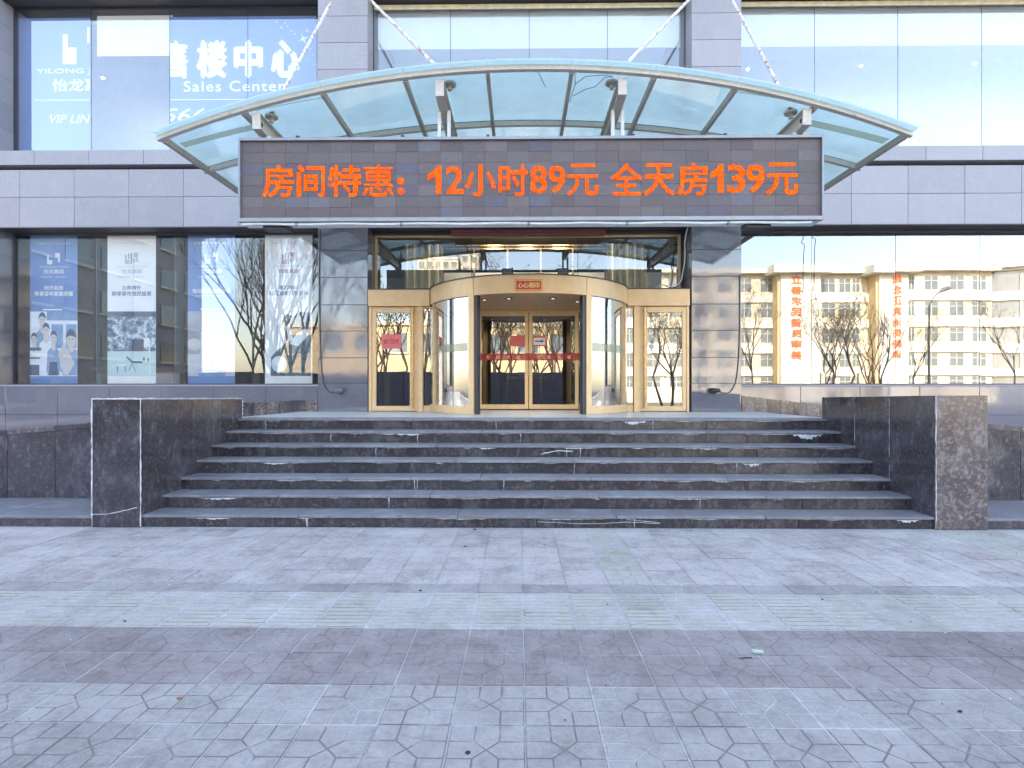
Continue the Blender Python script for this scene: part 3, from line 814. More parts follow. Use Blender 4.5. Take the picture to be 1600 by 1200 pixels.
# =================================================================== STAIRS
Y0, TR, RS = 6.456, 0.371, 0.1585
XS0, XS1 = X(221, Y0), X(1463, Y0)
ST = empty('entrance_stairs', ((XS0 + XS1) / 2, Y0, 0), 'wide flight of seven dark granite steps with chipped pale nosings', 'stairs')
zs_top = [Z(806, Y0)]
for i, yy in enumerate((774.5, 747, 719.5, 696, 674, 654)): zs_top.append(Z(yy, Y0 + TR * (i + 1)))
zs_top[-1] = ZL
prev = 0.0
for i in range(7):
    y = Y0 + TR * i; zt = zs_top[i]
    th = .035
    cr = MB().box(XS0, XS1, y + .035, y + .9 if i == 6 else y + TR + .03, prev - (.02 if i else .3), zt - th, M['mortar']).build('step_core', ST)
    # risers
    x = XS0; k = 0
    while x < XS1 - .02:
        L = random.uniform(1.25, 1.75)
        nx = min(XS1, x + L)
        if XS1 - nx < .45: nx = XS1
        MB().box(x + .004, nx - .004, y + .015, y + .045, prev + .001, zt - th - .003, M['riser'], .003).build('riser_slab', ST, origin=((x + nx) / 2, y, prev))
        x = nx; k += 1
    if i < 6:
        x = XS0
        while x < XS1 - .02:
            L = random.uniform(1.3, 2.2); nx = min(XS1, x + L)
            if XS1 - nx < .5: nx = XS1
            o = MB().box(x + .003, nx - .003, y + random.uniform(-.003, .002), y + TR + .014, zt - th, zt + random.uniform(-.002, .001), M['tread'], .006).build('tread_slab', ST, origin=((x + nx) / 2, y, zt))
            x = nx
    prev = zt
# chipped pale patches and cracks on the stairs
def ragged(mb, cx, y, cz, w, h, m, n=16, th=.003):
    top = [(cx - w/2 + w * i / n, cz + h/2 - random.uniform(0, .15) * h) for i in range(n + 1)]
    bot = [(cx + w/2 - w * i / n, cz + h/2 - h * random.uniform(.25, 1.0) * math.sin(math.pi * (i + .3) / (n + .6))) for i in range(n + 1)]
    mb.prism(top + bot, 'y', y - th, y + .012, m)
for (px, step, w, h) in ((992, 6, .36, .09), (1262, 5, .5, .10), (1176, 3, .30, .05), (640, 5, 1.1, .03), (760, 4, .25, .03), (868, 4, .01, .01), (520, 2, .5, .02), (430, 3, .4, .03), (1100, 4, .5, .03), (340, 1, .6, .03), (1130, 2, .3, .02), (330, 0, .5, .025), (1420, 0, .3, .04)):
    yy = Y0 + TR * step; pt = MB()
    ragged(pt, X(px, yy), yy + .014, zs_top[step] - .036 - h/2, w, h, M['mortar'])
    pt.build('worn_patch', ST)
random.seed(77)
for i in range(7):
    yy = Y0 + TR * i; zt = zs_top[i] - .036
    zb = (zs_top[i-1] if i else 0) + .004
    x = XS0 + random.uniform(.1, .6)
    while x < XS1 - .5:
        wd_ = random.choice((.12, .2, .35, .6, .9)); hh = random.uniform(.008, .018)
        pt = MB(); ragged(pt, x + wd_ / 2, yy + .014, zt - hh / 2, wd_, hh, M['mortar'], n=14); pt.build('worn_edge', ST)
        x += wd_ + random.uniform(.15, 1.3)
    for k in range(random.randint(2, 4)):
        xx = random.uniform(XS0 + .3, XS1 - .3); pt = MB(); nn_ = 6
        L_ = [(xx + random.uniform(-.006, .006), zb + (zt - zb) * q / nn_) for q in range(nn_ + 1)]
        wj = [random.uniform(.0008, .0034) * (1 + 1.6 * (q / nn_) ** 3) for q in range(nn_ + 1)]
        pt.prism([(p_[0] - w_, p_[1]) for p_, w_ in zip(L_, wj)] + [(p_[0] + w_, p_[1]) for p_, w_ in reversed(list(zip(L_, wj)))], 'y', yy + .0125, yy + .02, M['mortar']); pt.build('mortar_joint', ST)
ck = MB()
def crackline(pts, y, wd=.006, m=None):
    q = []
    for i in range(len(pts) - 1):
        for k in range(4):
            t = k / 4; q.append((pts[i][0] + (pts[i+1][0] - pts[i][0]) * t, pts[i][1] + (pts[i+1][1] - pts[i][1]) * t + random.uniform(-.005, .005)))
    q.append(pts[-1])
    ck.prism([(a, b + wd * random.uniform(.3, .8)) for a, b in q] + [(a, b - wd * random.uniform(.3, .8)) for a, b in reversed(q)], 'y', y - .0025, y + .008, m or M['mortar'])
y2 = Y0 + TR * 4 + .015
crackline([(X(846, y2), Z(709, y2)), (X(868, y2), Z(704.5, y2)), (X(895, y2), Z(705, y2))], y2, .011)
ck.build('crack_line', ST); ck = MB()
crackline([(X(840, Y0), Z(815, Y0)), (X(900, Y0), Z(819, Y0)), (X(978, Y0), Z(816, Y0)), (X(1030, Y0), Z(818, Y0))], Y0 + .015, .004)
ck.build('crack_line', ST); ck = MB()
crackline([(X(980, Y0), Z(811, Y0)), (X(1032, Y0), Z(817, Y0))], Y0 + .015, .004)
ck.build('crack_line', ST)
# landing
LD = empty('entrance_landing', (0.2, 9, ZL), 'pale stone landing at the top of the entrance steps', 'landing')
xx = XS0 - 1.6; xe = XS1 + 1.6
boxpart('landing_core', XS0, XS1, Y0 + TR * 6 + .9, YP + 1.0, .3, ZL - .035, M['mortar'], LD)
nx = 12
for i in range(nx):
    a, b = XS0 + (XS1 - XS0) * i / nx, XS0 + (XS1 - XS0) * (i + 1) / nx
    yb = [Y0 + TR * 6 + random.uniform(-.003, .002), Y0 + TR * 6 + .37, 9.9, YP - .03] 
    for j in range(3):
        MB().box(a + .002, b - .002, yb[j] + (.002 if j else 0), yb[j+1] - .002, ZL - .035, ZL, M['landing'] if j else M['tread'], .005).build('landing_slab', LD, origin=((a + b) / 2, yb[j], ZL))
boxpart('threshold', PL1, PR0, YP - .028, 20, ZL - .035, ZL - .002, M['landing'], LD)

# cheek walls
def cheek(px0, px1, side):
    xa, xb = X(px0, Y0 - .02), X(px1, Y0 - .02)
    y0, y1 = Y0 - .025, 8.83
    zt0, zt1 = (1.505, 1.46) if side < 0 else (1.54, 1.475)
    inner = xb if side < 0 else xa
    lab = 'dark granite cheek wall left of the steps with crumbling white mortar edges' if side < 0 else 'brown fronted granite cheek wall right of the steps'
    C = empty('stair_cheek_wall', ((xa + xb) / 2, y0, 0), lab, 'wall', 'cheek walls flanking the entrance steps')
    MB().prism([(y0 + .028, -.3), (y1 - .01, -.3), (y1 - .01, zt1 - .02), (y0 + .028, zt0 - .02)], 'x', xa + .028, xb - .028, M['mortar']).build('wall_core', C)
    fm = M['dark'] if side < 0 else M['brown']
    MB().box(xa + (.012 if side < 0 else .0), xb - (.006 if side < 0 else 0), y0, y0 + .027, 0.0, zt0 - .008, fm, .004).build('face_slab', C, origin=(xa, y0, 0))
    # inner face slabs
    seams = [y0 + .0] + [Y0 + q for q in ((.78, 1.52) if side > 0 else (1.0, 1.75))] + [y1]
    for i in range(len(seams) - 1):
        a, b = seams[i] + .004, seams[i+1] - .004
        if i == 0: a += .028 if side > 0 else .028
        za = zt0 + (zt1 - zt0) * (a - y0) / (y1 - y0) - .008; zb = zt0 + (zt1 - zt0) * (b - y0) / (y1 - y0) - .008
        s0, s1 = (inner - .027, inner) if side < 0 else (inner, inner + .027)
        MB().prism([(a, 0), (b, 0), (b, zb), (a, za)], 'x', s0, s1, M['dark']).build('side_slab', C, origin=(inner, a, 0))
    outer = xa if side < 0 else xb
    s0, s1 = (outer, outer + .027) if side < 0 else (outer - .027, outer)
    MB().prism([(y0 + .028, 0), (y1, 0), (y1, zt1 - .008), (y0 + .028, zt0 - .008)], 'x', s0, s1, M['dark'] if side > 0 else M['mortar']).build('side_slab', C, origin=(outer, y0, 0))
    # top slab
    MB().prism([(y0 + .002, zt0 - .009), (y1 - .002, zt1 - .009), (y1 - .002, zt1 + .004), (y0 + .002, zt0 + .004)], 'x', xa + .002, xb - .002, M['mortar'] if side < 0 else M['dark']).build('top_slab', C)
    # mortar along edges
    ed = MB()
    def edge(x, y, z0, z1, r):
        n = 24; pts = [(x + random.uniform(-.003, .003), y + random.uniform(-.002, .002), z0 + (z1 - z0) * i / n) for i in range(n + 1)]
        ed.tube(pts, [r * random.uniform(.25, 1.25) for _ in pts], M['mortar'], 6)
    if side < 0:
        edge(xa + .006, y0 + .006, 0.01, zt0, .012); edge(xb - .002, y0 + .004, 0.01, zt0, .007); edge(xb - .002, y1 - .004, ZL - .05, zt1, .011)
        n = 30; ed.tube([(xa + (xb - xa) * i / n, y0 + .006, zt0 + .001 + random.uniform(-.003, .003)) for i in range(n + 1)], [.008 * random.uniform(.5, 1.2) for _ in range(n + 1)], M['mortar'], 6)
        ed.tube([(xb - .002, y0 + (y1 - y0) * i / n, zt0 + (zt1 - zt0) * i / n + random.uniform(-.003, .003)) for i in range(n + 1)], [.008 * random.uniform(.3, 1.3) for _ in range(n + 1)], M['mortar'], 6)
    else:
        edge(xa + .002, y0 + .002, 0.01, zt0, .005)
        for yy in seams[1:-1]: edge(inner + .001, yy, .05, zt0 - .04, .003)
    ed.build('mortar_edge', C)
    if side < 0:
        global ck
        ck = MB()
        crackline([(X(146, Y0), Z(805, Y0)), (X(175, Y0), Z(804, Y0)), (X(195, Y0), Z(799, Y0)), (X(216, Y0), Z(794, Y0))], y0, .008)
        ck.build('crack_line', C)
    return C, outer
CL, xl_out = cheek(143, 220, -1)
CR, xr_out = cheek(1462, 1543, 1)

# ramps with parapets, plinths and facade skirting
YR = 7.49
for side, xo in ((-1, xl_out), (1, xr_out)):
    far = xo + side * 7.0
    x0, x1 = sorted((xo, far))
    word = 'left' if side < 0 else 'right'
    P = empty('kerb_plinth', ((x0 + x1) / 2, Y0, 0), 'low stone kerb plinth along the pavement on the %s of the steps' % word, 'kerb')
    n = 6
    for i in range(n):
        a = x0 + (x1 - x0) * i / n; b = x0 + (x1 - x0) * (i + 1) / n
        MB().box(a + .003, b - .003, Y0 + .012, Y0 + .05, 0.0, .092, M['dark']).build('kerb_slab', P, origin=(a, Y0, 0))
        MB().box(a + .002, b - .002, Y0, YR, .094, .127, M['tread'], .004).build('plinth_slab', P, origin=(a, Y0, 0))
    boxpart('plinth_core', x0, x1, Y0 + .055, YR, -.2, .093, M['mortar'], P)
    # parapet
    W = empty('ramp_parapet', (xo, YR, 0), 'sloping dark granite parapet of the %s ramp behind its kerb plinth' % word, 'wall', 'ramp parapets beside the entrance')
    zt = lambda xx: (1.225 if side < 0 else 1.225) - .085 * abs(xx - xo)
    step = 0.66
    for i in range(10):
        a = xo + side * (i * step + (.02 if i == 0 else 0)); b = xo + side * ((i + 1) * step)
        lo, hi = sorted((a, b)); lo += .003; hi -= .003
        MB().prism([(lo, .128), (hi, .128), (hi, zt(hi) - .07), (lo, zt(lo) - .07)], 'y', YR, YR + .03, M['dark']).build('parapet_slab', W, origin=((lo + hi) / 2, YR, .6))
        MB().prism([(lo, zt(lo) - .066), (hi, zt(hi) - .066), (hi, zt(hi)), (lo, zt(lo))], 'y', YR - .012, YR + .24, M['dark'] if i % 2 else M['brown']).build('coping_slab', W, origin=((lo + hi) / 2, YR, 1.2))
    MB().prism([(x0, .0), (x1, .0), (x1, zt(x1) - .068), (x0, zt(x0) - .068)], 'y', YR + .031, YR + .22, M['mortar']).build('parapet_core', W)
    # ramp surface between parapet and facade
    inner = (XS0 if side < 0 else XS1)
    zr = lambda xx: ZL - .004 - .09 * max(0, abs(xx - inner))
    e0, e1 = sorted((inner, far))
    MB().prism([(e0, .0), (e1, .0), (e1, zr(e1)), (e0, zr(e0))], 'y', 8.84, YP - .032, M['landing']).build('ramp_surface', W)
    # skirting stones along the facade, stepping down with the ramp
    a = PL0 if side < 0 else PR1
    K = empty('stone_skirting', (a, YP, ZL), 'short row of dark granite skirting stones at the foot of the facade %s of the entrance' % word, 'skirting', 'granite skirtings either side of the entrance')
    wdt = .26
    for i in range(12):
        lo, hi = sorted((a + side * i * wdt, a + side * (i + 1) * wdt))
        zt1 = (1.39 - .045 * i * wdt) if side < 0 else (1.47 - .12 * i * wdt)
        zt2 = (1.39 - .045 * (i + 1) * wdt) if side < 0 else (1.47 - .12 * (i + 1) * wdt)
        if side < 0: zl, zh = zt2, zt1
        else: zl, zh = zt1, zt2
        MB().prism([(lo + .003, .4), (hi - .003, .4), (hi - .003, zh), (lo + .003, zl)], 'y', YP - .031, YP - .005, M['brown'] if random.random() < .6 else M['dark']).build('skirting_stone', K, origin=((lo + hi) / 2, YP, ZL))
# skirting runs obliquely in front of the landing ends, hence the landing's splayed corners

# =================================================================== CANOPY
CN = empty('entrance_canopy', (0.17, YP, 5.0), 'arched teal glass canopy on stained white steel ribs over the entrance', 'canopy')
CXc, HW = 0.17, 5.04
SAG = 0.71; RC = (HW**2 + SAG**2) / (2 * SAG)
def zc(x): return 5.04 + SAG - (RC - math.sqrt(max(0, RC**2 - (x - CXc)**2)))
def yf(x): return 7.02 + .37 * ((x - CXc) / HW)**2
ribx = [X(q, 7.12) for q in (500, 632, 762, 893, 1023, 1153)]
ribx = [CXc - HW + .06] + [X(374, 7.2)] + ribx + [X(1280, 7.2)] + [CXc + HW - .06]
YPU = [8.5, 9.85, YP - .1]
def sweep(mb, pts, wx, wz, m):
    """square section along pts (mostly X direction): depth wx in Y, height wz in Z, top at pts z"""
    k = mb.slot(m); b = len(mb.v)
    for p in pts:
        mb.v += [(p[0], p[1], p[2]), (p[0], p[1] + wx, p[2]), (p[0], p[1] + wx, p[2] - wz), (p[0], p[1], p[2] - wz)]
    for i in range(len(pts) - 1):
        a = b + 4 * i
        for q in range(4):
            q2 = (q + 1) % 4
            mb.f.append((a + q, a + q2, a + 4 + q2, a + 4 + q)); mb.m.append(k)
    mb.f.append((b, b+1, b+2, b+3)); mb.m.append(k); e = b + 4 * (len(pts) - 1); mb.f.append((e+3, e+2, e+1, e)); mb.m.append(k)
n = 48
xsn = [CXc - HW + 2 * HW * i / n for i in range(n + 1)]
mb = MB(); sweep(mb, [(x, yf(x), zc(x) - .02) for x in xsn], .07, .060, M['steel']); mb.build('front_arch', CN)
for yy in YPU:
    mb = MB(); sweep(mb, [(x, yy, zc(x) - .02) for x in xsn], .06, .07, M['steel']); mb.build('purlin', CN)
for i, x in enumerate(ribx):
    edge_rib = i in (0, len(ribx) - 1)
    wd = .03 if edge_rib else .024
    mb = MB()
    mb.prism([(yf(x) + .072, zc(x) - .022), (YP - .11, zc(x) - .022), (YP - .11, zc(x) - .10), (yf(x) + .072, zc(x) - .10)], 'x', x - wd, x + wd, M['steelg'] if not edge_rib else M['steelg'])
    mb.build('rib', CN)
# glass panels
gx = [CXc - HW - .03] + ribx[1:-1] + [CXc + HW + .03]
GP = []
for i in range(len(gx) - 1):
    a, b = gx[i] + .006, gx[i+1] - .006
    ends = [None] + YPU
    for j in range(3):
        mb = MB(); k = 4
        for q in range(k):
            p0, p1 = a + (b - a) * q / k, a + (b - a) * (q + 1) / k
            def yy(xv, jj): return (yf(xv) - .10) if jj == 0 else ends[jj] + (.03 if jj < 3 else -.0)
            s0, s1, e0, e1 = yy(p0, j) + .006, yy(p1, j) + .006, yy(p0, j+1) - .006, yy(p1, j+1) - .006
            for z, dz in ((0, 0),):
                mb.poly([(p0, s0, zc(p0)), (p1, s1, zc(p1)), (p1, e1, zc(p1)), (p0, e0, zc(p0))], M['canopy'])
        # front edge strip gives the sheet its thickness
        me_front = [(a + (b - a) * q / k) for q in range(k + 1)]
        for q in range(k):
            p0, p1 = me_front[q], me_front[q+1]
            y0_, y1_ = (yf(p0) - .094, yf(p1) - .094) if j == 0 else (ends[j] + .036, ends[j] + .036)
            mb.poly([(p0, y0_, zc(p0)), (p1, y1_, zc(p1)), (p1, y1_, zc(p1) - .016), (p0, y0_, zc(p0) - .016)], M['glassedge'])
        GP.append(mb.build('glass_panel', CN))
for yy in YPU[:2]:
    mb = MB(); sweep(mb, [(x, yy + .022, zc(x) + .004) for x in xsn], .016, .012, M['black']); mb.build('joint_seal', CN)
# cantilever beams
beamx = [CXc - 3.65, CXc - 1.19, CXc + 1.16, CXc + 3.6]
for x in beamx:
    zb = zc(x) - .105; y0 = yf(x) + .10
    mb = MB()
    mb.prism([(y0, zb), (YP - .1, zb), (YP - .1, zb - .42), (y0, zb - .20)], 'x', x - .006, x + .006, M['steel'])
    for (za, zb2, wdt) in ((0, 0, .05),):
        mb.prism([(y0, zb), (YP - .1, zb), (YP - .1, zb - .012), (y0, zb - .012)], 'x', x - .055, x + .055, M['steel'])
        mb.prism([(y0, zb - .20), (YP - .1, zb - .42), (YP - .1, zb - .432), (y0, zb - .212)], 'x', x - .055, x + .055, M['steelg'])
    mb.box(x - .055, x + .055, y0 - .012, y0, zb - .212, zb, M['steel'])
    mb.build('cantilever_beam', CN)
    hb = MB(); hb.tube([(x - .0072, y0 + .14, zb - .09), (x + .0072, y0 + .14, zb - .09)], .03, M['black'], 14); hb.build('bolt_hole', CN)
    sgn = 1 if x < CXc else -1
    mb = MB(); mb.tube([(x + sgn * .10, y0 + .22, zb + .07), (x + sgn * .10, y0 + .22, zb + .045)], .085, M['steelg'], 20)
    mb.tube([(x + sgn * .10, y0 + .22, zb + .045), (x + sgn * .10, y0 + .22, zb - .02)], .03, M['steelg'], 12); mb.build('anchor_disc', CN)
# tension rods
RODA = {-1: Vector((X(541, YP), YP - .03, 10.0)), 1: Vector((X(1119, YP), YP - .03, 10.0))}
for x in beamx:
    sgn = 1 if x < CXc else -1
    A = RODA[-1 if x < CXc else 1]
    B = Vector((x + sgn * .10, yf(x) + .32, zc(x) + .015))
    mb = MB(); mb.tube([A, B], .026, M['rod'], 10)
    d = (A - B).normalized(); mb.tube([B, B + d * .16], .036, M['steel'], 10)
    mb.build('tension_rod', CN)
for sgn in (-1, 1):
    A = RODA[sgn]; mb = MB().box(A.x - .14, A.x + .14, YP - .046, YP - .024, A.z - .18, A.z + .22, M['steel']); mb.build('rod_bracket', CN)
# stains below the end panels, cracks in one pane
def strip_under(xa, xb, y0, y1, name):
    mb = MB(); k = 8
    for q in range(k):
        p0, p1 = xa + (xb - xa) * q / k, xa + (xb - xa) * (q + 1) / k
        mb.poly([(p0, y0, zc(p0) - .006), (p1, y0, zc(p1) - .006), (p1, y1, zc(p1) - .006), (p0, y1, zc(p0) - .006)], M['algae'])
    mb.build(name, CN)
strip_under(CXc - HW + .1, ribx[1] - .05, 7.72, 7.86, 'algae_stain'); strip_under(ribx[-2] + .05, CXc + HW - .1, 7.70, 7.86, 'algae_stain')
strip_under(ribx[1] + .05, ribx[2], 7.40, 7.42, 'algae_stain'); strip_under(ribx[7], ribx[8] - .4, 7.34, 7.37, 'algae_stain')
mb = MB()
for pts in (((898, 113), (899, 132), (893, 150), (890, 160)), ((899, 132), (915, 120), (940, 118), (958, 120)), ((896, 150), (915, 140), (930, 136), (945, 122), (956, 120)), ((838, 108), (845, 120), (852, 136))):
    q = []
    for (px, py) in pts:
        yy = 7.6
        for _ in range(6): yy = (zc(X(px, yy)) - .004 - H) * F / (YH - py)
        q.append((X(px, yy), yy, zc(X(px, yy)) - .007))
    mb.tube(q, .0045, M['crack'], 4)
mb.build('glass_crack', CN)

# =================================================================== LED SIGN
YS = 7.40
SX0, SX1, SZ0, SZ1 = X(372.5, YS), X(1287, YS), Z(345, YS), Z(213.5, YS)
SG = empty('led_sign', ((SX0 + SX1) / 2, YS, SZ0), 'long dark LED message board showing orange room prices, hung under the glass canopy', 'led sign')
mb = MB()
mb.box(SX0, SX1, YS + .05, YS + .30, SZ0, SZ1, M['signback'])
mb.build('cabinet', SG)
mb = MB()
fw = .035
mb.box(SX0, SX1, YS - .012, YS + .05, SZ1 - fw, SZ1, M['signframe']).box(SX0, SX1, YS - .012, YS + .05, SZ0, SZ0 + .05, M['signframe'])
mb.box(SX0, SX0 + fw * .7, YS - .012, YS + .05, SZ0 + .05, SZ1 - fw, M['signframe']).box(SX1 - fw * .7, SX1, YS - .012, YS + .05, SZ0 + .05, SZ1 - fw, M['signframe'])
mb.build('frame', SG)
ix0, ix1, iz0, iz1 = SX0 + fw * .7, SX1 - fw * .7, SZ0 + .05, SZ1 - fw
NC, NR = 26, 7
mw, mh = (ix1 - ix0) / NC, (iz1 - iz0) / NR
mods = {}
random.seed(21)
for c in range(NC):
    for r in range(NR):
        rr = random.random()
        k = 0 if rr < .5 else 1 if rr < .68 else 2 if rr < .84 else 3 if rr < .89 else 4 if rr < .93 else 5 if rr < .97 else 6
        if k not in mods:
            o = MB().box(-mw/2 + .0012, mw/2 - .0012, 0, .02, -mh/2 + .0012, mh/2 - .0012, M['led%d' % k]).build('led_module', SG, loc=(0, 0, 0)); mods[k] = o.data
        else:
            o = link_mesh('led_module', mods[k], SG, (0, 0, 0))
        jx = random.uniform(-.0006, .0006)
        o.location = Vector((ix0 + (c + .5) * mw + jx, YS + .028 + random.uniform(-.002, .0025), iz0 + (r + .5) * mh)) - SG.location
        o.rotation_euler = (random.uniform(-.006, .006), 0, random.uniform(-.005, .005))
# lit dots
random.seed(5)
glyphs = [('房', 410, 457), ('间', 464, 506), ('特', 513, 563), ('惠', 566, 614), ('1', 669, 688), ('2', 697, 723), ('小', 727, 774), ('时', 780, 825),
          ('8', 829, 854), ('9', 858, 883), ('元', 887, 935), ('全', 955, 1003), ('天', 1007, 1054), ('房', 1060, 1107), ('1', 1111, 1130), ('3', 1138, 1165), ('9', 1168, 1195), ('元', 1199, 1248)]
lit = MB()
PIT = (X(1248, YS) - X(410, YS)) / (838 / 1.86)
def dot(x, z):
    m = M['lit'] if random.random() < .62 else M['lit2']
    h = PIT * .37; y = YS + .0215
    lit.box(x - h, x + h, y - .004, y + .005, z - h, z + h, m)
zg0, zg1 = Z(304.5, YS), Z(256, YS)
gx0 = X(410, YS)
for ch, p0, p1 in glyphs:
    dig = ch.isdigit()
    vs, fs = text_polys(ch, 0.0)
    if ch == '1': vs, fs = [(.62, 0), (1, 0), (1, 1), (.72, 1), (.45, .82), (0, .70), (0, .54), (.62, .66)], [(0, 1, 2, 3, 4, 7), (4, 5, 6, 7)]
    ax = min(v[0] for v in vs); bx = max(v[0] for v in vs); az = min(v[1] for v in vs); bz = max(v[1] for v in vs)
    x0, x1 = X(p0, YS), X(p1, YS)
    z0, z1 = (zg0, zg1) if not dig else (Z(300.5, YS), Z(259, YS))
    bv = BVHTree.FromPolygons([(x0 + (v[0] - ax) / (bx - ax) * (x1 - x0), z0 + (v[1] - az) / (bz - az) * (z1 - z0), 0) for v in vs], fs)
    for i in range(int(round((x0 - gx0) / PIT)), int(round((x1 - gx0) / PIT)) + 1):
        for j in range(int((z1 - zg0) / PIT) + 2):
            x, z = gx0 + i * PIT, zg0 + j * PIT
            nr = bv.find_nearest(Vector((x, z, 0)), 0.0105 if dig else (.006 if ch == '惠' else .009))
            if nr[0] is not None: dot(x, z)
for zc0 in (Z(297, YS), Z(281, YS)):
    for i in range(-3, 4):
        for j in range(-3, 4):
            if i * i + j * j <= 9: dot(gx0 + round((X(626.5, YS) - gx0) / PIT) * PIT + i * PIT, zc0 + j * PIT)
lt = lit.build('led_text', SG)
# hangers, conduit, ties, brackets
for x in (beamx[1], beamx[2]):
    for dx in (-.06, .07):
        boxpart('hanger', x + dx - .022, x + dx + .022, YS + .10, YS + .15, SZ1, zc(x) - .32, M['conduit'], SG)
for x in (beamx[0], beamx[3]):
    boxpart('hanger', x - .08, x - .03, YS + .10, YS + .15, SZ1, zc(x) - .32, M['conduit'], SG)
    boxpart('hanger', x + .05, x + .10, YS + .10, YS + .15, SZ1, zc(x) - .32, M['conduit'], SG)
mb = MB(); nn = 40
mb.tube([(SX0 + .05 + (SX1 - SX0 - .2) * i / nn, YS + .02, SZ0 - .03 + .006 * math.sin(i * 1.1)) for i in range(nn + 1)], .018, M['conduit'], 8); mb.build('conduit', SG, smooth=True)
for q in (463, 627, 826, 980, 1138):
    xx = X(q, YS); mb = MB()
    mb.tube([(xx + .03 * math.cos(t * .7) * .4, YS + .02 + .024 * math.cos(t), SZ0 - .03 + .026 * math.sin(t)) for t in [k * .6 for k in range(22)]], .005, M['grey_plastic'], 5); mb.build('cable_tie', SG)
for q in (425, 1190):
    boxpart('underside_bracket', X(q, YS) - .16, X(q, YS) + .16, YS + .08, YS + .28, SZ0 - .07, SZ0 - .003, M['darkmetal'], SG)
for q in (463, 628, 762, 990, 1135):
    boxpart('top_clip', X(q, YS) - .02, X(q, YS) + .02, YS + .03, YS + .09, SZ1, SZ1 + .045, M['black'], SG)

# maroon rolled board under the beam over the door
MBd = empty('maroon_signboard', (X(826, YT), YT - .3, 4.7), 'dark maroon ribbed board fixed under the beam above the entrance', 'signboard')
for k in range(4):
    boxpart('board_rib', X(705, 11.4), X(946, 11.4), 11.38 + (k % 2) * .01, 11.45, ZB0 - .155 + k * .033, ZB0 - .155 + (k + 1) * .033 - .003, M['maroon'], MBd)
# =================================================================== POSTERS IN THE LOWER LEFT WINDOW
PB = plain('poster_blue', (0.14, 0.26, 0.54), .6, noise=.03); PW = plain('poster_white', (0.90, 0.91, 0.92), .6, noise=.03)
Pd = plain('poster_navy', (0.035, 0.07, 0.15), .6, noise=.3, scale=9); Pt = plain('poster_teal', (0.55, 0.72, 0.74), .6, noise=.06)
Ps = plain('poster_sky', (0.34, 0.37, 0.46), .6, noise=.15, scale=2.5); Pl = plain('poster_light', (0.80, 0.86, 0.92), .6, noise=.1, scale=5)
Pm = plain('poster_midblue', (0.22, 0.36, 0.58), .6, noise=.2, scale=8); Pg = plain('poster_slate', (0.13, 0.17, 0.20), .6, noise=.45, scale=14)
Pr = plain('poster_pink', (0.55, 0.22, 0.26), .6); Pk = plain('poster_grey_text', (0.22, 0.30, 0.42), .6); Pp = plain('poster_pale_text', (0.52, 0.56, 0.62), .6)
Psk = plain('poster_skin', (0.62, 0.60, 0.60), .6, noise=.1)
def foliage_print():
    m, n, l, out = mat('poster_foliage')
    b = N(n, 'BsdfPrincipled', Roughness=.6); tc = N(n, 'TexCoord')
    nz = N(n, 'TexNoise', Scale=9.0, Detail=9.0, Roughness=.75); l.new(tc.outputs['Object'], nz.inputs[0])
    r = ramp(n, [(.42, (0.05, 0.09, 0.15)), (.52, (0.25, 0.36, 0.46)), (.58, (0.75, 0.82, 0.86))]); l.new(nz.outputs[0], r.inputs[0]); l.new(r.outputs[0], b.inputs[0]); l.new(b.outputs[0], out.inputs[0]); return m
Pf = foliage_print()
YPO = YW + .05
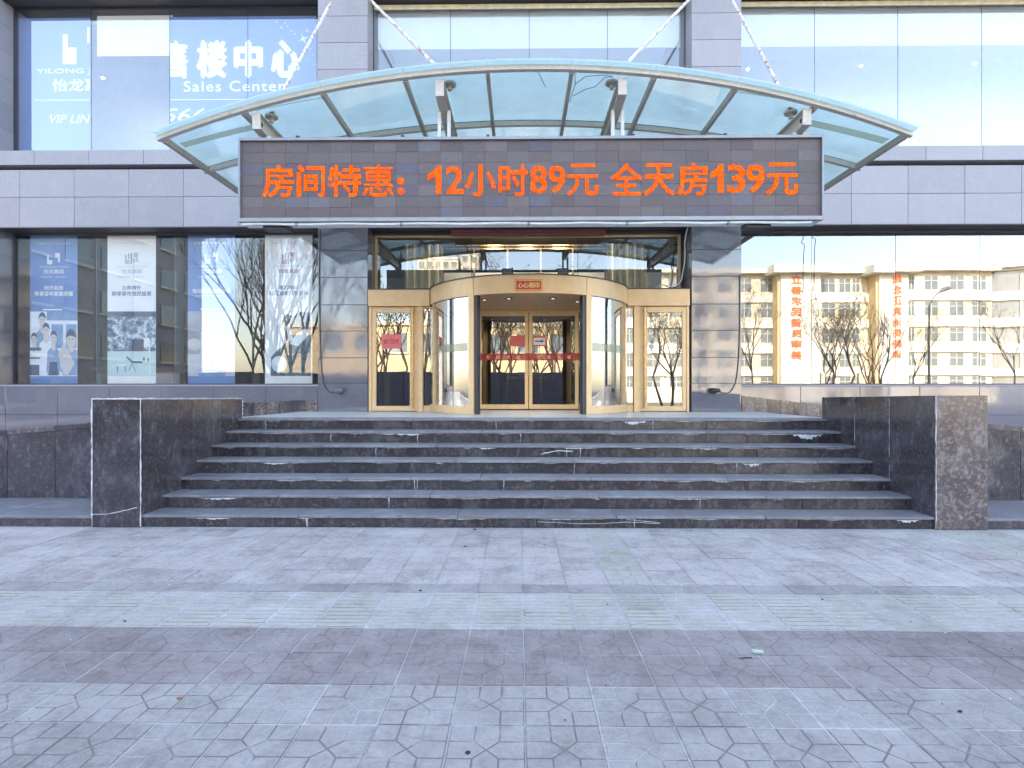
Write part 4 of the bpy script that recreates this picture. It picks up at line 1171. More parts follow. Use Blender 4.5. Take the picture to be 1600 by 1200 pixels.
def poster(px0, px1, idx, label):
    x0, x1 = X(px0, YPO), X(px1, YPO); z1 = Z(363.5, YPO); z0 = Z(600.5, YPO)
    P = MB().box(x0, x1, YPO, YPO + .004, z0, z1, PB if idx in (0, 2) else PW).build('window_poster', None, origin=((x0 + x1) / 2, YPO, z0))
    tag(P, label, 'poster', 'tall posters standing in the lower left window')
    U = lambda u: x0 + (x1 - x0) * u
    V = lambda v: z1 - (z1 - z0) * v
    fg = M['white'] if idx in (0, 2) else Pk
    t = MB(); yy = YPO - .0015
    fit_text(t, '龙城西区中央公园住区'[:9], U(.13), U(.86), V(.068), V(.055), yy, fg if idx in (0, 2) else Pp, .0, spacing=1.6)
    fit_text(t, 'YILONG JIA YUAN', U(.19), U(.81), V(.225), V(.212), yy, fg if idx in (0, 2) else Pp, .01)
    fit_text(t, '怡龙嘉园', U(.29), U(.71), V(.262), V(.234), yy, fg if idx in (0, 2) else (Pr if idx == 3 else Pp), .02)
    fit_text(t, '品质生活 · 尽在怡龙', U(.23), U(.77), V(.290), V(.280), yy, fg if idx in (0, 2) else Pp, .0)
    if idx == 2:
        fit_text(t, '怡龙嘉园 耀世登场', U(.10), U(.90), V(.395), V(.365), yy, fg, .03)
        fit_text(t, '尊享城市中心高端住区', U(.16), U(.80), V(.418), V(.405), yy, Pp, .0)
    else:
        a, b = {0: ('咫尺名校', '传承百年家族荣耀'), 1: ('古典情怀', '静享都市悠然盛景'), 3: ('城西地段', '崛起城市万千繁华')}[idx]
        fit_text(t, a, U(.30), U(.70), V(.372), V(.343), yy, fg, .025); fit_text(t, b, U(.09), U(.91), V(.413), V(.380), yy, fg, .03)
    if idx in (0, 2):
        for vv in (.31, .435):
            t.box(U(.06), U(.94), yy, yy + .001, V(vv) - .004, V(vv), Pm)
        t.box(U(.27), U(.68), yy, yy + .001, V(.507), V(.498), M['white'])
    t.build('slogan', P)
    lg = MB()
    def lb(u0, u1, v0, v1, m): lg.box(U(u0), U(u1), YPO - .0025, YPO - .001, V(v1), V(v0), m)
    if idx in (0, 2):
        lb(.36, .40, .14, .20, M['white']); lb(.40, .47, .172, .20, M['white']); lb(.53, .63, .125, .155, M['white']); lb(.59, .63, .155, .185, M['white'])
    else:
        c = Pp if idx == 1 else Pr
        lb(.36, .40, .14, .20, c); lb(.40, .46, .172, .20, c); lb(.54, .63, .125, .155, c); lb(.59, .63, .155, .185, c)
        lb(.48, .505, .125, .20, Pk); lb(.43, .45, .13, .165, Pk); lb(.54, .56, .165, .19, Pk)
    lg.build('logo', P)
    ph = MB(); y1 = YPO - .001
    def pb(u0, u1, v0, v1, m, d=0): ph.box(U(u0), U(u1), y1 - .0006 * d - .0005, y1 - .0006 * d, V(v1), V(v0), m)
    def clipu(pts):
        for lim, sg in ((0.0, 1), (1.0, -1)):
            out_ = []
            for i_ in range(len(pts)):
                p_, q_ = pts[i_], pts[(i_ + 1) % len(pts)]
                ip, iq = (p_[0] - lim) * sg >= 0, (q_[0] - lim) * sg >= 0
                if ip: out_.append(p_)
                if ip != iq:
                    t_ = (lim - p_[0]) / (q_[0] - p_[0]); out_.append((lim, p_[1] + t_ * (q_[1] - p_[1])))
            pts = out_
        return pts
    def pp(pts, m, d=0): ph.prism([(U(a), V(b)) for a, b in clipu(pts)], 'y', y1 - .0006 * d - .0005, y1 - .0006 * d, m)
    def pe(cu, cv, ru, rv, m, d=0): pp([(cu + ru * math.cos(k * .4488), cv + rv * math.sin(k * .4488)) for k in range(14)], m, d)
    if idx == 0:
        pb(0, 1, .515, .945, Pl); pb(.35, 1, .515, .575, Pm, 1); pb(.45, .98, .60, .76, Pm, 1); pb(.70, .76, .58, .80, Pl, 2)
        for (cu, cv, s, body) in ((.09, .69, .075, Pl), (.26, .56, .085, Pm), (.34, .63, .085, Pl), (.50, .68, .08, Pm), (.87, .69, .115, Pm)):
            k3 = 3 + 4 * cv
            pp([(cu - s * .5, cv + .03), (cu + s * .5, cv + .03), (cu + s * .6, cv + .075), (cu + s * 1.6, cv + .10), (cu + s * 1.9, cv + .22), (cu + s * 1.5, .94), (cu - s * 1.5, .94), (cu - s * 1.9, cv + .22), (cu - s * 1.6, cv + .10), (cu - s * .6, cv + .075)], body, k3)
            pp([(cu - s * .4, cv + .03), (cu + s * .4, cv + .03), (cu + s * .5, cv + .085), (cu, cv + .10), (cu - s * .5, cv + .085)], Psk, k3 + .3)
            pe(cu, cv + .01, s * .85, s * .55, Psk, k3 + .6)
            pp([(cu + s * .95 * math.cos(k_ * .35), cv + .008 - s * .58 * math.sin(k_ * .35)) for k_ in range(10)] + [(cu - s * .6, cv - .008), (cu, cv - .014), (cu + s * .6, cv - .006)], Pd, k3 + .9)
            for e_ in (-.3, .3): pe(cu + s * e_, cv + .008, s * .10, s * .05, Pd, k3 + 1.2)
            pe(cu, cv + .03, s * .22, s * .05, Pp, k3 + 1.2)
        pb(0, .24, .755, .775, Pd, 8); pb(0, .2, .87, .94, Pd, 8); pp([(.42, .85), (.58, .85), (.6, .94), (.4, .94)], Pd, 8); pb(.0, .22, .82, .83, Pd, 8)
        pp([(.60, .80), (.72, .72), (.95, .86), (.80, .94), (.70, .93)], Psk, 8)
    elif idx == 1:
        pb(0, 1, .515, .78, Pf); pb(0, 1, .515, .55, Pd, 1); pb(.50, .75, .70, .78, Pd, 1); pb(.72, .86, .69, .75, Pl, 1)
        pb(0, 1, .78, .945, Pt, 1); pb(.86, .885, .70, .93, Pl, 2)
        pp([(.38, .815), (.41, .813), (.52, .845), (.72, .845), (.72, .858), (.50, .858)], Pd, 3)
        for a, b, c in ((.44, .91, .50), (.58, .915, .50), (.64, .86, .58)): pp([(c, .86), (c + .012, .86), (a + .012, b), (a, b)], Pd, 3)
        pb(.18, .40, .868, .876, PW, 3); pb(.20, .215, .876, .92, Pd, 3); pb(.36, .375, .876, .92, Pd, 3); pb(.74, .77, .82, .845, Pd, 3); pb(.83, .86, .825, .85, Pd, 3)
    elif idx == 2:
        pb(0, 1, .515, .965, Ps); pb(0, 1, .80, .965, Pp, 1)
        pe(.13, .735, .16, .04, Psk, 2); pe(.90, .735, .16, .04, Psk, 2); pe(.90, .735, .10, .018, Pp, 3)
        for (u0, u1, v0) in ((.27, .36, .645), (.36, .41, .66), (.46, .58, .60), (.58, .68, .585), (.68, .78, .61)):
            pb(u0, u1, v0, .915, Pm if u0 in (.27, .46) else PW, 3)
            for k in range(22):
                v = v0 + .01 + k * .0135
                if v < .90 and u0 != .36: pb(u0, u1, v, v + .005, Pl if u0 in (.27, .46) else Pm, 4)
        pb(.40, .455, .67, .915, Pp, 3); pb(.22, .80, .905, .945, Pm, 5); pb(.22, .80, .915, .92, PW, 6); pb(0, 1, .945, .965, PB, 5)
        pp([(.57, .30), (.74, .30), (.78, .60), (.55, .60)], Pp, 2) if False else None
    else:
        pb(0, 1, .515, .955, Pl); pb(.25, .28, .61, .74, Pp, 1)
        pp([(.36, .58), (.44, .53), (.60, .55), (.75, .52), (.94, .52), (.97, .62), (.97, .945), (.12, .945), (.13, .82), (.24, .78), (.45, .72), (.42, .66)], Pg, 1)
        pe(.64, .605, .13, .055, Pg, 2); pe(.86, .60, .12, .06, Pd, 2); pp([(.52, .73), (.70, .655), (.86, .63), (.93, .67), (.70, .75)], Pl, 3); pp([(.45, .62), (.5, .60), (.60, .70), (.50, .72)], Pl, 3)
        pe(.30, .865, .17, .055, Pt, 3); pe(.27, .85, .12, .03, Pl, 4); pb(.13, .96, .945, .957, PW, 4)
    ph.build('photograph', P)
poster(47, 121, 0, 'blue poster of boys in sports vests, hung behind the window glass near the end column')
poster(168, 243.5, 1, 'white poster with a leafy garden and deck chair photograph behind the window glass')
poster(293.5, 367, 2, 'blue poster with two white residential towers behind the window glass')
poster(414, 488, 3, 'white poster with a dark statue photograph, next to the granite pier')
# cabinets inside the left room
for (q0, q1, yy0, nm, lb2) in ((152, 168, 575, 'wooden_cabinet', 'small orange wooden cabinet inside the window between the boys poster and the garden poster'), (243, 292, 575, 'wooden_counter', 'orange wooden counter inside the window between the garden poster and the towers poster')):
    C = empty(nm, (X(q0, 13), 13, ZL), lb2, 'cabinet')
    x0, x1 = X(q0, 13), X(q1, 13)
    boxpart('cabinet_body', x0, x1, 12.9, 13.4, ZL, Z(578, 13), M['wood'], C)
    boxpart('cabinet_top', x0 - .03, x1 + .03, 12.86, 13.42, Z(578, 13), Z(574, 13), M['wood'], C)
    boxpart('cabinet_panel', x0 + .08, x1 - .08, 12.885, 12.899, ZL + .1, Z(584, 13), M['offwhite'], C)

# upper left banners
def banner(px0, px1, label):
    y = YW + .06
    x0, x1 = X(px0, y), X(px1, y)
    b = MB().box(x0, x1, y, y + .003, Z(236, y) + .02, Z(22, y), M['banner']).build('window_banner', None, origin=((x0 + x1) / 2, y, Z(236, y)))
    tag(b, label, 'banner', 'blue sales banners in the upper left window'); return b, y - .002, x0, x1
b1, yb, a0, a1 = banner(27, 141, 'blue banner with white logo and YILONG lettering beside the end column')
q = lambda p: X(p, yb)
t = MB(); cp = [(q(140.5), -1)]
fit_text(t, 'YILONG JIA YUAN', q(57), q(222), Z(112, yb), Z(102, yb), yb, M['white'], .012, clip=cp)
fit_text(t, '怡龙嘉园', q(82), q(180), Z(138, yb), Z(118, yb), yb, M['white'], .02, clip=cp)
fit_text(t, 'VIP LINE', q(78), q(152), Z(188, yb), Z(175, yb), yb, M['white'], .01, shear=.25, clip=cp)
t.box(q(54), q(140), yb, yb + .001, Z(152.4, yb), Z(151.3, yb), M['white']); t.build('banner_lettering', b1)
t = MB(); t.box(q(98), q(106), yb, yb + .001, Z(95, yb), Z(48, yb), M['white']).box(q(106), q(119.5), yb, yb + .001, Z(95, yb), Z(69, yb), M['white']).box(q(136.5), q(140), yb, yb + .001, Z(62, yb), Z(37, yb), M['white']); t.build('logo', b1)
b2, yb, a0, a1 = banner(265.5, 494, 'blue sales center banner with large white characters in the upper window left of the pier')
t = MB(); cp = [(q(266), 1)]
for ch, p0, p1 in (('售', 250, 294), ('楼', 307, 355), ('中', 365, 411), ('心', 423, 468)):
    fit_text(t, ch, q(p0), q(p1), Z(119, yb), Z(59, yb), yb, M['white'], .06, clip=cp)
t.build('large_characters', b2)
t = MB()
fit_text(t, 'Sales Center', q(287), q(445), Z(140, yb), Z(123, yb), yb, M['white'], .02, spacing=1.12)
fit_text(t, '5666/5788', q(254), q(446), Z(188, yb), Z(166, yb), yb, M['white'], .02, shear=.25, clip=cp)
t.box(q(266), q(400), yb, yb + .001, Z(153, yb), Z(151.9, yb), M['white']); t.build('banner_lettering', b2)
t = MB()
for (px, py, s) in ((474, 58, 7), (480, 45, 3), (472, 85, 3), (440, 40, 2.5), (449, 38, 1.8), (455, 45, 1.8), (461, 50, 1.8), (432, 31, 1.6), (445, 33, 1.5), (485, 74, 1.6), (489, 84, 1.5), (483, 92, 1.5), (490, 98, 1.4), (484, 66, 1.8)):
    r_ = s * .0135
    xx, zz_ = q(px), Z(py, yb)
    pts = []
    for k in range(8):
        rr = r_ * (1.25 if k % 2 == 0 else .3); an = math.pi / 4 * k + .4
        pts.append((xx + rr * math.cos(an), zz_ + rr * math.sin(an)))
    t.prism(pts, 'y', yb - .001, yb, M['white'])
t.build('sparkle', b2)

# ceiling spot lamps seen through the upper windows (lit)
def lamp_at(px, py, lab, r=.03, Yl=13.0, m='lamp'):
    x, z = X(px, Yl), Z(py, Yl)
    L = empty('ceiling_spotlight', (x, Yl, z), lab, 'spotlight', 'lit spotlights inside the upper windows')
    mb = MB(); mb.tube([(x, Yl, z + .02), (x, Yl, z - .07)], [.03, .06], M['white'], 12); mb.build('housing', L)
    mb = MB(); mb.tube([(x, Yl, z + .02), (x, Yl, 9.605)], .008, M['white'], 6); mb.build('stem', L)
    mb = MB(); mb.tube([(x, Yl - .01, z - .071), (x, Yl - .01, z - .11)], [r, r * .6], M[m], 12); mb.build('bulb', L)
lamp_at(1168, 106, 'lit spotlight in the upper right window closest to the pier')
lamp_at(1345, 102, 'lit spotlight in the middle of the upper right window')
lamp_at(1523, 100, 'lit spotlight in the upper right window near its last joint')
lamp_at(161, 112, 'lit spotlight in the plain pane between the two blue banners')

# notices, stickers, plaque
def card(name, px0, px1, py0, py1, y, m, label, cat):
    x0, x1 = X(px0, y), X(px1, y); z0, z1 = Z(py1, y), Z(py0, y)
    o = MB().box(x0, x1, y, y + .0015, z0, z1, m).build(name, None, origin=((x0 + x1) / 2, y, z0)); return tag(o, label, cat), x0, x1, z0, z1
yd = YP - .05 + .06 + .022
o, x0, x1, z0, z1 = card('door_notice', 596, 627, 522, 544.5, yd, M['pinkred'], 'pink paper notice with black handwriting on the glass of the left swing door', 'notice')
t = MB(); fit_text(t, '此门已坏', x0 + .05, x1 - .05, z0 + .10, z1 - .10, yd - .002, M['ink'], .0); t.build('lettering', o)
y = YC + .014
card('door_notice', 797, 820, 525, 541, y, M['pinkred'], 'plain red paper taped to the left sliding door pane, beside the arrow sign', 'notice')
o, x0, x1, z0, z1 = card('arrow_notice', 833, 853, 525, 541, y, M['pinkred'], 'red edged white notice with a blue arrow on the right sliding door', 'notice')
t = MB(); t.box(x0 + .01, x1 - .02, y - .002, y - .001, z0 + .03, z1 - .04, M['white']); t.build('white_panel', o)
zm = (z0 + z1) / 2 - .003; t = MB(); t.prism([(x0 + .04, zm - .014), (x1 - .10, zm - .014), (x1 - .10, zm - .035), (x1 - .04, zm), (x1 - .10, zm + .035), (x1 - .10, zm + .014), (x0 + .04, zm + .014)], 'y', y - .004, y - .003, M['blueink']); t.build('arrow', o)
t = MB(); xx, zz_ = X(1018, yd), Z(541.5, yd); t.tube([(xx, yd, zz_), (xx, yd + .001, zz_)], .06, M['offwhite'], 20); o = t.build('door_sticker', None, origin=(xx, yd, zz_)); tag(o, 'small round white sticker with purple character on the right swing door', 'sticker')
t = MB(); fit_text(t, '拉', xx - .035, xx + .035, zz_ - .035, zz_ + .035, yd - .002, plain('purple_ink', (.25, .10, .55), .6), .01); t.build('lettering', o)
# plaque on the drum fascia
yq = CY - RD - .012
xq0, xq1, zq0, zq1 = X(804.5, yq), X(847.5, yq), Z(454.5, yq), Z(436.5, yq)
o = MB().box(xq0, xq1, yq, yq + .008, zq0, zq1, M['red']).build('red_plaque', None, origin=((xq0 + xq1) / 2, yq, zq0)); tag(o, 'small red and gold good luck plaque stuck on the drum fascia', 'plaque')
t = MB(); bw = .022
t.box(xq0 + .008, xq1 - .008, yq - .001, yq, zq1 - bw, zq1 - .008, M['goldprint']).box(xq0 + .008, xq1 - .008, yq - .001, yq, zq0 + .008, zq0 + bw, M['goldprint']).box(xq0 + .008, xq0 + bw, yq - .001, yq, zq0 + bw, zq1 - bw, M['goldprint']).box(xq1 - bw, xq1 - .008, yq - .001, yq, zq0 + bw, zq1 - bw, M['goldprint'])
t.build('gold_border', o)
t = MB(); fit_text(t, '心心相印', xq0 + .05, xq1 - .05, zq0 + .05, zq1 - .05, yq - .002, M['goldprint'], .035); t.build('lettering', o)

# floodlights and cables
for q0, lab in ((793, 'small black floodlight on top of the drum fascia left of the plaque'), (880, 'small black floodlight on top of the drum fascia right of the plaque')):
    yl = CY - RD + .20; x = X(q0, yl)
    L = empty('floodlight', (x, yl, ZF1 + .02), lab, 'floodlight', 'floodlights on the revolving door drum')
    boxpart('housing', x - .10, x + .10, yl, yl + .06, ZF1 + .04, ZF1 + .15, M['black'], L, .004)
    boxpart('lens', x - .08, x + .08, yl - .004, yl - .001, ZF1 + .105, ZF1 + .13, M['grey_plastic'], L)
    boxpart('lens', x - .08, x + .08, yl - .004, yl - .001, ZF1 + .055, ZF1 + .095, M['grey_plastic'], L)
    boxpart('bracket', x - .11, x + .11, yl + .02, yl + .04, ZF1 + .02, ZF1 + .045, M['black'], L)
for q0, sgn, m, lab in ((533, 1, 'grey_plastic', 'grey bullet shaped spotlight low on the left pier'), (1115, -1, 'black', 'black bullet shaped spotlight low on the right pier')):
    yl = YP - .10; x, z = X(q0, YP), Z(611, YP)
    L = empty('wall_spotlight', (x, YP - .02, z), lab, 'spotlight', 'spotlights fixed low on the entrance piers')
    mb = MB(); mb.tube([(x - .10, yl, z - .01), (x - .07, yl, z + .005), (x, yl - .02, z + .01), (x + .07, yl - .02, z + .012), (x + .09, yl - .02, z)], [.02, .05, .062, .058, .03] if sgn > 0 else [.05, .06, .045, .04, .02], M[m], 12); mb.build('housing', L, smooth=True)
    mb = MB(); mb.tube([(x, yl, z), (x, YP - .018, z - .02)], .02, M[m], 8); mb.tube([(x, YP - .03, z - .02), (x, YP - .019, z - .02)], .045, M['black'], 12); mb.build('bracket', L)
def cable(name, pts, r, lab, m='cable'):
    out = []
    P_ = [Vector(p) for p in pts]
    for i in range(len(P_) - 1):
        p0, p1, p2, p3 = P_[max(0, i-1)], P_[i], P_[i+1], P_[min(len(P_) - 1, i+2)]
        for k in range(6):
            t_ = k / 6
            out.append(0.5 * ((2*p1) + (p2 - p0)*t_ + (2*p0 - 5*p1 + 4*p2 - p3)*t_*t_ + (3*p1 - p0 - 3*p2 + p3)*t_**3))
    out.append(P_[-1])
    o = MB().tube(out, r, M[m], 6).build(name, None, smooth=True, origin=tuple(P_[0])); tag(o, lab, 'cable')
    return o
a = lambda px, py, y=YP - .035: (X(px, y), y, Z(py, y))
cable('cable', [a(500, 358), a(499, 430), a(500, 520), a(502, 570), a(506, 598), a(514, 612), a(524, 613)], .009, 'dark cable running down the left pier to the grey spotlight')
cable('cable', [a(1156, 430), a(1155.5, 520), a(1154, 560), a(1150, 595), a(1141, 612), a(1131, 614), a(1123, 611)], .009, 'dark cable looping down the right pier to the black spotlight')
b = lambda px, py, y=YP + .1: (X(px, y), y, Z(py, y))
cable('cable', [b(1076, 352), b(1073, 362), b(1070, 380), b(1070, 405), b(1066, 430), b(1062, 443), b(1050, 449), b(1035, 446), b(1024, 450)], .012, 'bundled pale cables hanging beside the right transom frame', 'conduit')
cable('cable', [b(1078, 352), b(1075, 368), b(1067, 400), b(1069, 425), b(1060, 447), b(1045, 450)], .010, 'dark cable hanging beside the pale bundle at the right transom frame')
c3 = lambda px, py, y=YP + .2: (X(px, y), y, Z(py, y))
cable('cable', [c3(1271, 352), c3(1272, 365), c3(1269, 372), c3(1274, 376), c3(1273, 390), c3(1272, 420), c3(1272, 445), c3(1270, 455)], .008, 'loose cable end dangling in front of the lower right window')
# dried arrangement behind the curved pane
random.seed(3)
fl = MB()
for k in range(70):
    px = random.uniform(694, 731); yy = 10.95 + random.uniform(-.12, .12); x = X(px, yy); z = ZL + random.uniform(.02, .11)
    an = random.uniform(0, 6.28); L_ = random.uniform(.02, .05); d = Vector((math.cos(an), math.sin(an) * .4, random.uniform(-.3, .6))) * L_; s2 = Vector((-d.z, .3 * L_, d.x)) * .4
    c_ = Vector((x, yy, z))
    fl.poly([c_ - d, c_ + s2, c_ + d, c_ - s2], M['goldprint'])
tag(fl.build('dried_petals'), 'gold dried petals heaped on the floor behind the left curved pane', 'petals', kind='stuff')
boxp = MB().tube([(X(708, 11.3), 11.3, ZL), (X(708, 11.3), 11.3, ZL + .40)], .14, M['white'], 20).build('display_pedestal', None, smooth=True); tag(boxp, 'short white round pedestal behind the left curved pane', 'pedestal')

# litter on the pavement
def g2(px, py):
    y = F * H / (py - YH); return X(px, y), y
x, y = g2(1184, 1019)
o = MB().tube([(x - .033, y + .005, .012), (x + .03, y - .006, .012)], .0125, plain('pale_green_paper', (.42, .52, .46), .7), 10).build('paper_roll', None, origin=(x, y, 0)); tag(o, 'small pale green rolled paper lying on the purple pavers', 'litter')
x, y = g2(1165, 1027)
o = MB().tube([(x - .045, y - .008, .006), (x, y + .002, .007), (x + .04, y + .004, .006)], [.002, .004, .003], M['bark'], 5).build('twig', None, origin=(x, y, 0)); tag(o, 'thin dark twig lying beside the rolled paper on the pavers', 'twig')
lv = [(280, 1096, 'curled brown leaf lying on the nearest grey pavers', .022), (195, 975, 'small dark leaf lying on the tactile paving', .015), (742, 828, 'dark crumpled leaf at the foot of the steps', .03), (727, 855, 'tiny dark leaf on the pinkish pavers below the worn joint', .02), (1285, 935, 'tiny leaf lying at the edge of the tactile paving', .014), (1500, 1108, 'dark blue scrap on the grey pavers', .02), (657, 924, 'dark crumb in a joint behind the tactile paving', .018)]
for (px, py, lab, s) in lv:
    x, y = g2(px, py)
    s *= .62; mb = MB(); m = M['wood'] if px == 280 else M['ink']
    mb.prism([(x - s, y), (x - s * .3, y + s * .5), (x + s * .6, y + s * .4), (x + s, y + s * .05), (x + s * .3, y - s * .45), (x - s * .5, y - s * .4)], 'z', .002, .009, m)
    tag(mb.build('dry_leaf', None, origin=(x, y, 0)), lab, 'leaf')
x, y = g2(731, 1177)
o = MB().tube([(x, y, -.004), (x, y, .003)], .012, M['ink'], 12).build('pavement_stud', None, origin=(x, y, 0)); tag(o, 'small round dark plug set in a grey paver', 'stud')

random.seed(12)
db = MB()
for k in range(60):
    y = random.uniform(2.6, 6.4); x = random.uniform(-.9, .9) * y; s_ = random.uniform(.002, .006)
    if k > 35: y = Y0 - random.uniform(.01, .12); x = random.uniform(-5, 5.4)
    db.prism([(x + s_ * random.uniform(.5, 1.3) * math.cos(q * 1.2566), y + s_ * random.uniform(.5, 1.3) * math.sin(q * 1.2566)) for q in range(5)], 'z', .001, .004 + s_ * .3, random.choice((M['ink'], M['leaf'], M['leaf'], M['offwhite'])))
tag(db.build('litter_crumbs'), 'scattered tiny crumbs of dry leaf and paper on the pavers', 'crumbs', kind='stuff')
# =================================================================== ACROSS THE STREET (seen mirrored in the glass)
DB = 66.0; YB = 2 * YW - DB
SC = empty('school_building', (XM(1350, DB), YB, 0), 'cream four storey building with white bands and vertical red characters across the street', 'building')
xb = lambda px: XM(px, DB)
zb_ = lambda py: H + (YH - py) / F * DB
rowsw = [(437, 457), (476, 496.5), (516, 536), (555, 573), (590, 604)]
def wing(px0, px1, dy, m, wins, depth=12):
    y = YB + dy
    boxpart('wall', xb(px0), xb(px1), y - depth, y, -.2, zb_(430), m, SC)
    boxpart('roof_slab', xb(px0) - .3, xb(px1) + .3, y - depth, y + .9, zb_(430), zb_(424), M['creamwhite'], SC)
    for j, (a, b) in enumerate(rowsw):
        if j < 4: boxpart('storey_band', xb(px0), xb(px1), y, y + .25, zb_(rowsw[j+1][0]) + .15, zb_(b) - .35, M['creamwhite'], SC)
        for (q0, q1) in wins:
            f = MB().box(xb(q0), xb(q1), y + .002, y + .06, zb_(b), zb_(a), M['farwin']).build('window', SC, origin=(xb(q0), y, zb_(b)))
            mb = MB(); c = (xb(q0) + xb(q1)) / 2
            mb.box(c - .03, c + .03, y + .06, y + .12, zb_(b), zb_(a), M['creamwhite']).box(xb(q0), xb(q1), y + .06, y + .12, zb_(a) - .55, zb_(a) - .49, M['creamwhite'])
            mb.box(xb(q0) - .08, xb(q0), y + .002, y + .12, zb_(b), zb_(a), M['creamwhite']).box(xb(q1), xb(q1) + .08, y + .002, y + .12, zb_(b), zb_(a), M['creamwhite']); mb.build('frame', f)
wing(960, 1207, 0, M['cream'], [(q, q + 22) for q in range(970, 1190, 36)])
wing(1268, 1356, 0, M['cream'], [(1272, 1278), (1282, 1302), (1309, 1326), (1329, 1340)])
wing(1400, 1530, 1.0, M['cream'], [(1407, 1416), (1432, 1452), (1470, 1491), (1504, 1520)])
for px0, px1, chars, cx0 in ((1207, 1268, '立善求民健良审美', 1230), (1356, 1401, '超念正真治街新课', 1383)):
    y = YB + 1.8
    boxpart('tower_wall', xb(px0), xb(px1), y - 14, y, -.2, zb_(434), M['creamwhite'], SC)
    boxpart('tower_side', xb(px0) - .25, xb(px0), y - 14, y - .3, -.2, zb_(434), M['tan'], SC)
    boxpart('tower_roof', xb(px0) - 1.2, xb(px1) + 1.0, y - 14, y + 1.0, zb_(434), zb_(422), M['creamwhite'], SC)
    for i, ch in enumerate(chars):
        zc_ = zb_(443 + i * 16.3)
        t = MB(); fit_text(t, ch, xb(cx0) - .62, xb(cx0) + .62, zc_ - .5, zc_ + .5, y + .05, M['redletter'], .04, flip=True); t.build('wall_character', SC)
# curved end bay
mbw = MB(); nseg = 10
cxp = xb(1530); Rr = 9.0
pts = []
for i in range(nseg + 1):
    t_ = i / nseg * math.radians(70); pts.append((cxp + 8.5 * i / nseg, YB + 1.0 + 3.2 * math.sin(t_)))
for j in range(-1, 4):
    a = 15.0 if j < 0 else zb_(rowsw[j][1]) - .35; b_ = 15.3 if j < 0 else zb_(rowsw[j+1][0]) + .1
    mb = MB(); lo, hi = min(a, b_), max(a, b_)
    mb.prism([(p[0], p[1]) for p in pts] + [(pts[-1][0], YB - 8), (pts[0][0], YB - 8)], 'z', lo, hi, M['creamwhite']); mb.build('curved_band', SC)
mb = MB(); mb.prism([(p[0], p[1] - .35) for p in pts] + [(pts[-1][0], YB - 8), (pts[0][0], YB - 8)], 'z', -.2, 15.0, M['farwin']); mb.build('curved_glazing', SC)
for j in range(4):
    for i in (0, 3, 6, 9, 10):
        p = pts[i]; boxpart('window_post', p[0] - .12, p[0] + .12, p[1] - .34, p[1] - .18, zb_(rowsw[j][1]) - .3, zb_(rowsw[j][0]) + .1, M['creamwhite'], SC)
mb = MB(); mb.prism([(p[0], p[1] + .7) for p in pts] + [(pts[-1][0], YB - 8), (pts[0][0], YB - 8)], 'z', 15.3, 15.9, M['creamwhite']); mb.build('curved_roof', SC)
# other blocks
def block(name, x0, x1, y0, y1, h, m, lab, nx=6, nz=5, face='y', wm=None):
    B = empty(name, ((x0 + x1) / 2, (y0 + y1) / 2, 0), lab, 'building')
    boxpart('wall', x0, x1, y0, y1, -.2, h, m, B)
    boxpart('parapet', x0 - .2, x1 + .2, y0 - .2, y1 + .2, h, h + .5, M['creamwhite'] if m is not M['greyrender'] else m, B)
    sh = h / nz
    for i in range(nx):
        for j in range(nz):
            if face == 'y':
                w_ = (x1 - x0) / nx; c = x0 + (i + .5) * w_
                f = boxpart('window', c - w_ * .32, c + w_ * .32, y1 + .003, y1 + .06, sh * (j + .3), sh * (j + .8), M['farwin'], B)
                boxpart('sill', c - w_ * .36, c + w_ * .36, y1 + .003, y1 + .18, sh * (j + .3) - .15, sh * (j + .3) - .003, M['creamwhite'], f)
            else:
                w_ = (y1 - y0) / nx; c = y0 + (i + .5) * w_
                f = boxpart('window', x1 + .003, x1 + .06, c - w_ * .32, c + w_ * .32, sh * (j + .3), sh * (j + .8), M['farwin'], B)
                boxpart('sill', x1 + .003, x1 + .16, c - w_ * .36, c + w_ * .36, sh * (j + .3) - .15, sh * (j + .3) - .003, M['creamwhite'], f)
    return B
block('tan_building', -26, 10, -52, -38, 8.4, M['tan'], 'low tan building across the street behind the bare trees', 10, 2)
block('apartment_block', -27, -16, -140, -126, 36, M['creamwhite'], 'tall white apartment block far behind the tan building', 5, 11)
block('apartment_tower', -15.4, -11, -142, -128, 38, M['creamwhite'], 'narrow white apartment tower far behind the tan building', 2, 12)
block('distant_block', -5, 12, -150, -135, 33.5, M['cream'], 'cream apartment block far behind the tan building', 6, 10)
block('grey_side_building', -40, -25, -20, -3.5, 13.2, M['greyrender'], 'grey five storey building beside the street, mirrored in the poster window', 6, 5, face='x')
# hoarding
HO = empty('street_hoarding', (-8, -10, 0), 'dark blue steel hoarding along the far side of the pavement', 'hoarding')
for i in range(14):
    a_ = -22 + i * 1.9
    boxpart('hoarding_panel', a_ + .02, a_ + 1.88, -10.05, -10.0, 0.0, 2.55 + random.uniform(-.02, .02), M['hoard'], HO)
    boxpart('hoarding_post', a_ - .05, a_ + .05, -10.14, -10.06, -.1, 2.6, M['darkmetal'], HO)
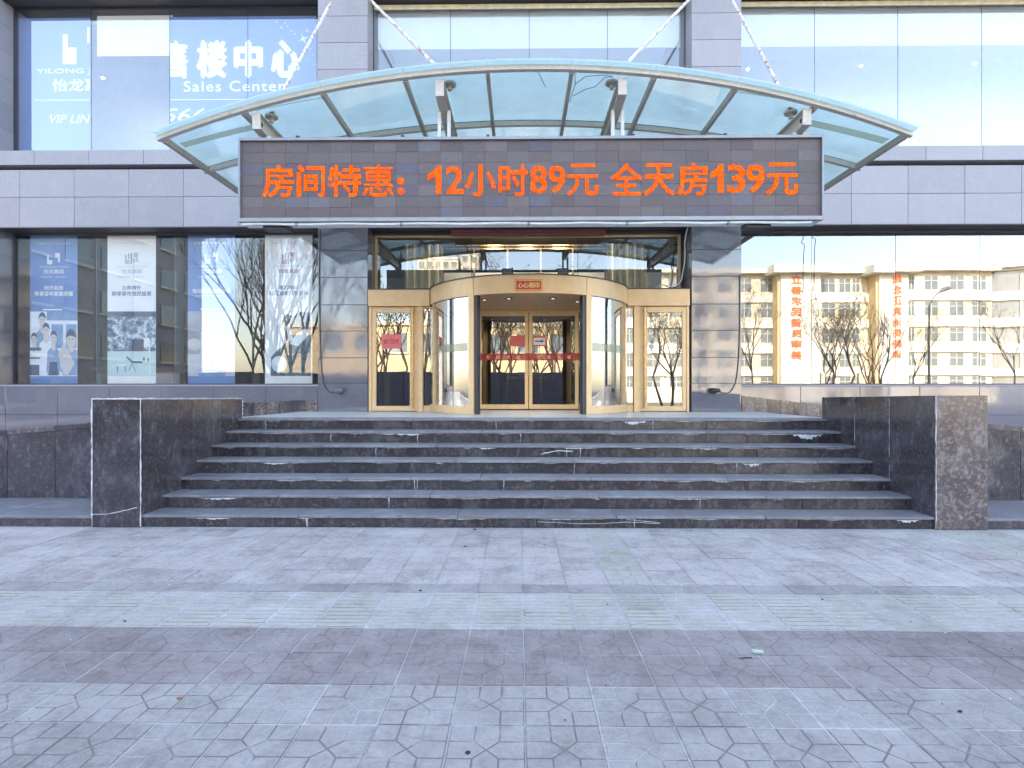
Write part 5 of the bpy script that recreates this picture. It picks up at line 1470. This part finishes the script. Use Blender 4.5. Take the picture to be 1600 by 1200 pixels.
# street lamp
xl = XM(1449, 42); yl = 2 * YW - 42
SL = empty('street_lamp', (xl, yl, 0), 'tall grey street lamp with a curved arm across the street', 'street lamp')
hz = H + (YH - 480) / F * 42
mb = MB(); mb.tube([(xl, yl, -.1), (xl, yl, hz)], [.11, .06], M['darkmetal'], 10); mb.build('pole', SL)
mb = MB(); mb.tube([(xl, yl, hz - .1), (xl + .25, yl, hz + .5), (xl + .65, yl, hz + .95), (xl + .85, yl, hz + 1.05)], .04, M['darkmetal'], 8); mb.build('arm', SL)
mb = MB(); mb.tube([(xl + .75, yl, hz + 1.0), (xl + 1.05, yl, hz + 1.2), (xl + 1.45, yl, hz + 1.33), (xl + 1.6, yl, hz + 1.34)], [.06, .17, .15, .04], M['grey_plastic'], 10); mb.build('lamp_head', SL, smooth=True)
for q0 in (1283, 1341):
    x_ = XM(q0, 36); y_ = 2 * YW - 36
    o = MB().box(x_ - .12, x_ + .12, y_ - .1, y_ + .1, -.12, 1.64 + (605 - 583) / F * 36, M['litpost']).build('gate_post', None, origin=(x_, y_, 0)); tag(o, 'pale yellow gate post across the street, ' + ('left of the tree' if q0 < 1300 else 'right of the tree'), 'post', 'gate posts across the street')

# bare street trees
def tree_mesh(seed, h, spread, leaves, multi=3):
    rnd = random.Random(seed); mb = MB(); lf = MB()
    def grow(p, d, L, r, depth):
        q = [p]; dd = d.copy()
        for k in range(3):
            dd = (dd + Vector((rnd.uniform(-.2, .2), rnd.uniform(-.2, .2), rnd.uniform(-.02, .14)))).normalized()
            q.append(q[-1] + dd * L / 3)
        mb.tube(q, [r, r * .88, r * .76, r * .62], M['bark'], 5 if depth < 3 else 3, caps=False)
        if depth >= 3 and leaves:
            for k in range(leaves):
                c_ = q[rnd.randint(1, 3)] + Vector((rnd.uniform(-.25, .25), rnd.uniform(-.25, .25), rnd.uniform(-.25, .25)))
                s_ = rnd.uniform(.018, .036); n_ = Vector((rnd.uniform(-1, 1), rnd.uniform(-1, 1), rnd.uniform(-1, 1))).normalized(); t1 = n_.orthogonal().normalized() * s_; t2 = n_.cross(t1)
                lf.poly([c_ - t1, c_ + t2, c_ + t1, c_ - t2], M['leaf'])
        if depth < 5:
            for k in range(rnd.choice((2, 3, 3)) if depth else 3):
                ax = Vector((rnd.uniform(-1, 1), rnd.uniform(-1, 1), rnd.uniform(-.1, .5))).normalized()
                grow(q[rnd.choice((2, 3, 3))], (dd + ax * spread).normalized(), L * rnd.uniform(.62, .82), r * .58, depth + 1)
    for k in range(multi):
        an = k * 2.1 + rnd.uniform(-.4, .4)
        grow(Vector((0.12 * math.cos(an), .12 * math.sin(an), 0)), Vector((.32 * math.cos(an), .32 * math.sin(an), 1)).normalized() if multi > 1 else Vector((0, 0, 1)), h * .30, .062, 0)
    return mb, lf
protos = []
for s, h, sp, lv_, mu in ((11, 6.0, .75, 3, 3), (23, 6.5, .34, 0, 3), (37, 7.0, .6, 3, 1)):
    a_, b_ = tree_mesh(s, h, sp, lv_, mu)
    ta = a_.build('trunk', None); tl = b_.build('leaves', None) if lv_ else None
    protos.append((ta.data, tl.data if tl else None)); bpy.data.objects.remove(ta)
    if tl: bpy.data.objects.remove(tl)
spots = [(0, XM(1303, 36), -12.7, .95), (2, XM(1180, 37), -14, .85), (0, XM(1040, 34), -10.9, .9), (2, XM(1082, 38), -15, .9), (0, XM(880, 33), -11.5, 1.0), (2, XM(800, 35), -11.5, .95), (0, XM(760, 34), -11.8, 1.0),
         (0, XM(610, 36), -12.5, 1.0), (1, XM(430, 30), -7.6, 1.25), (1, XM(470, 31), -7.9, 1.3), (1, XM(395, 33), -10.5, 1.2), (2, XM(1420, 38), -14.5, .7), (1, XM(680, 35), -12, 1.0), (2, XM(1545, 40), -15, .8), (1, XM(1350, 36), -12, .8)]
where_ = ['opposite the right window centre', 'opposite the right pier', 'opposite the right swing door', 'far behind the right swing door', 'right of centre beside the hoarding', 'behind the hoarding middle', 'left of centre beside the hoarding', 'opposite the left swing door', 'near the towers poster reflection', 'closest to the left pier reflection', 'by the grey side building', 'beside the street lamp', 'left of the hoarding centre', 'at the curved end of the school', 'between the two school towers', 'behind the revolving door axis', 'just right of the door axis', 'second row left of the door axis']
words_ = ['leafy multi stemmed', 'bare upright', 'thin half bare']
spots += [(0, XM(845, 41), -17.7, .95), (0, XM(905, 40), -16.7, .95), (0, XM(790, 42), -18.7, .95)]
for i, (k, x, y, s) in enumerate(spots):
    s *= 1.75 if x < 3 else 1.55
    Tr = empty('street_tree', (x, y, -.1), '%s winter street tree %s' % (words_[k], where_[i]), 'tree', '%s street trees' % words_[k])
    Tr.rotation_euler = (0, 0, i * 1.7); Tr.scale = (s, s, s)
    o = bpy.data.objects.new('trunk', protos[k][0]); COL.objects.link(o); o.parent = Tr
    if protos[k][1]:
        o = bpy.data.objects.new('leaves', protos[k][1]); COL.objects.link(o); o.parent = Tr; o['kind'] = 'stuff'
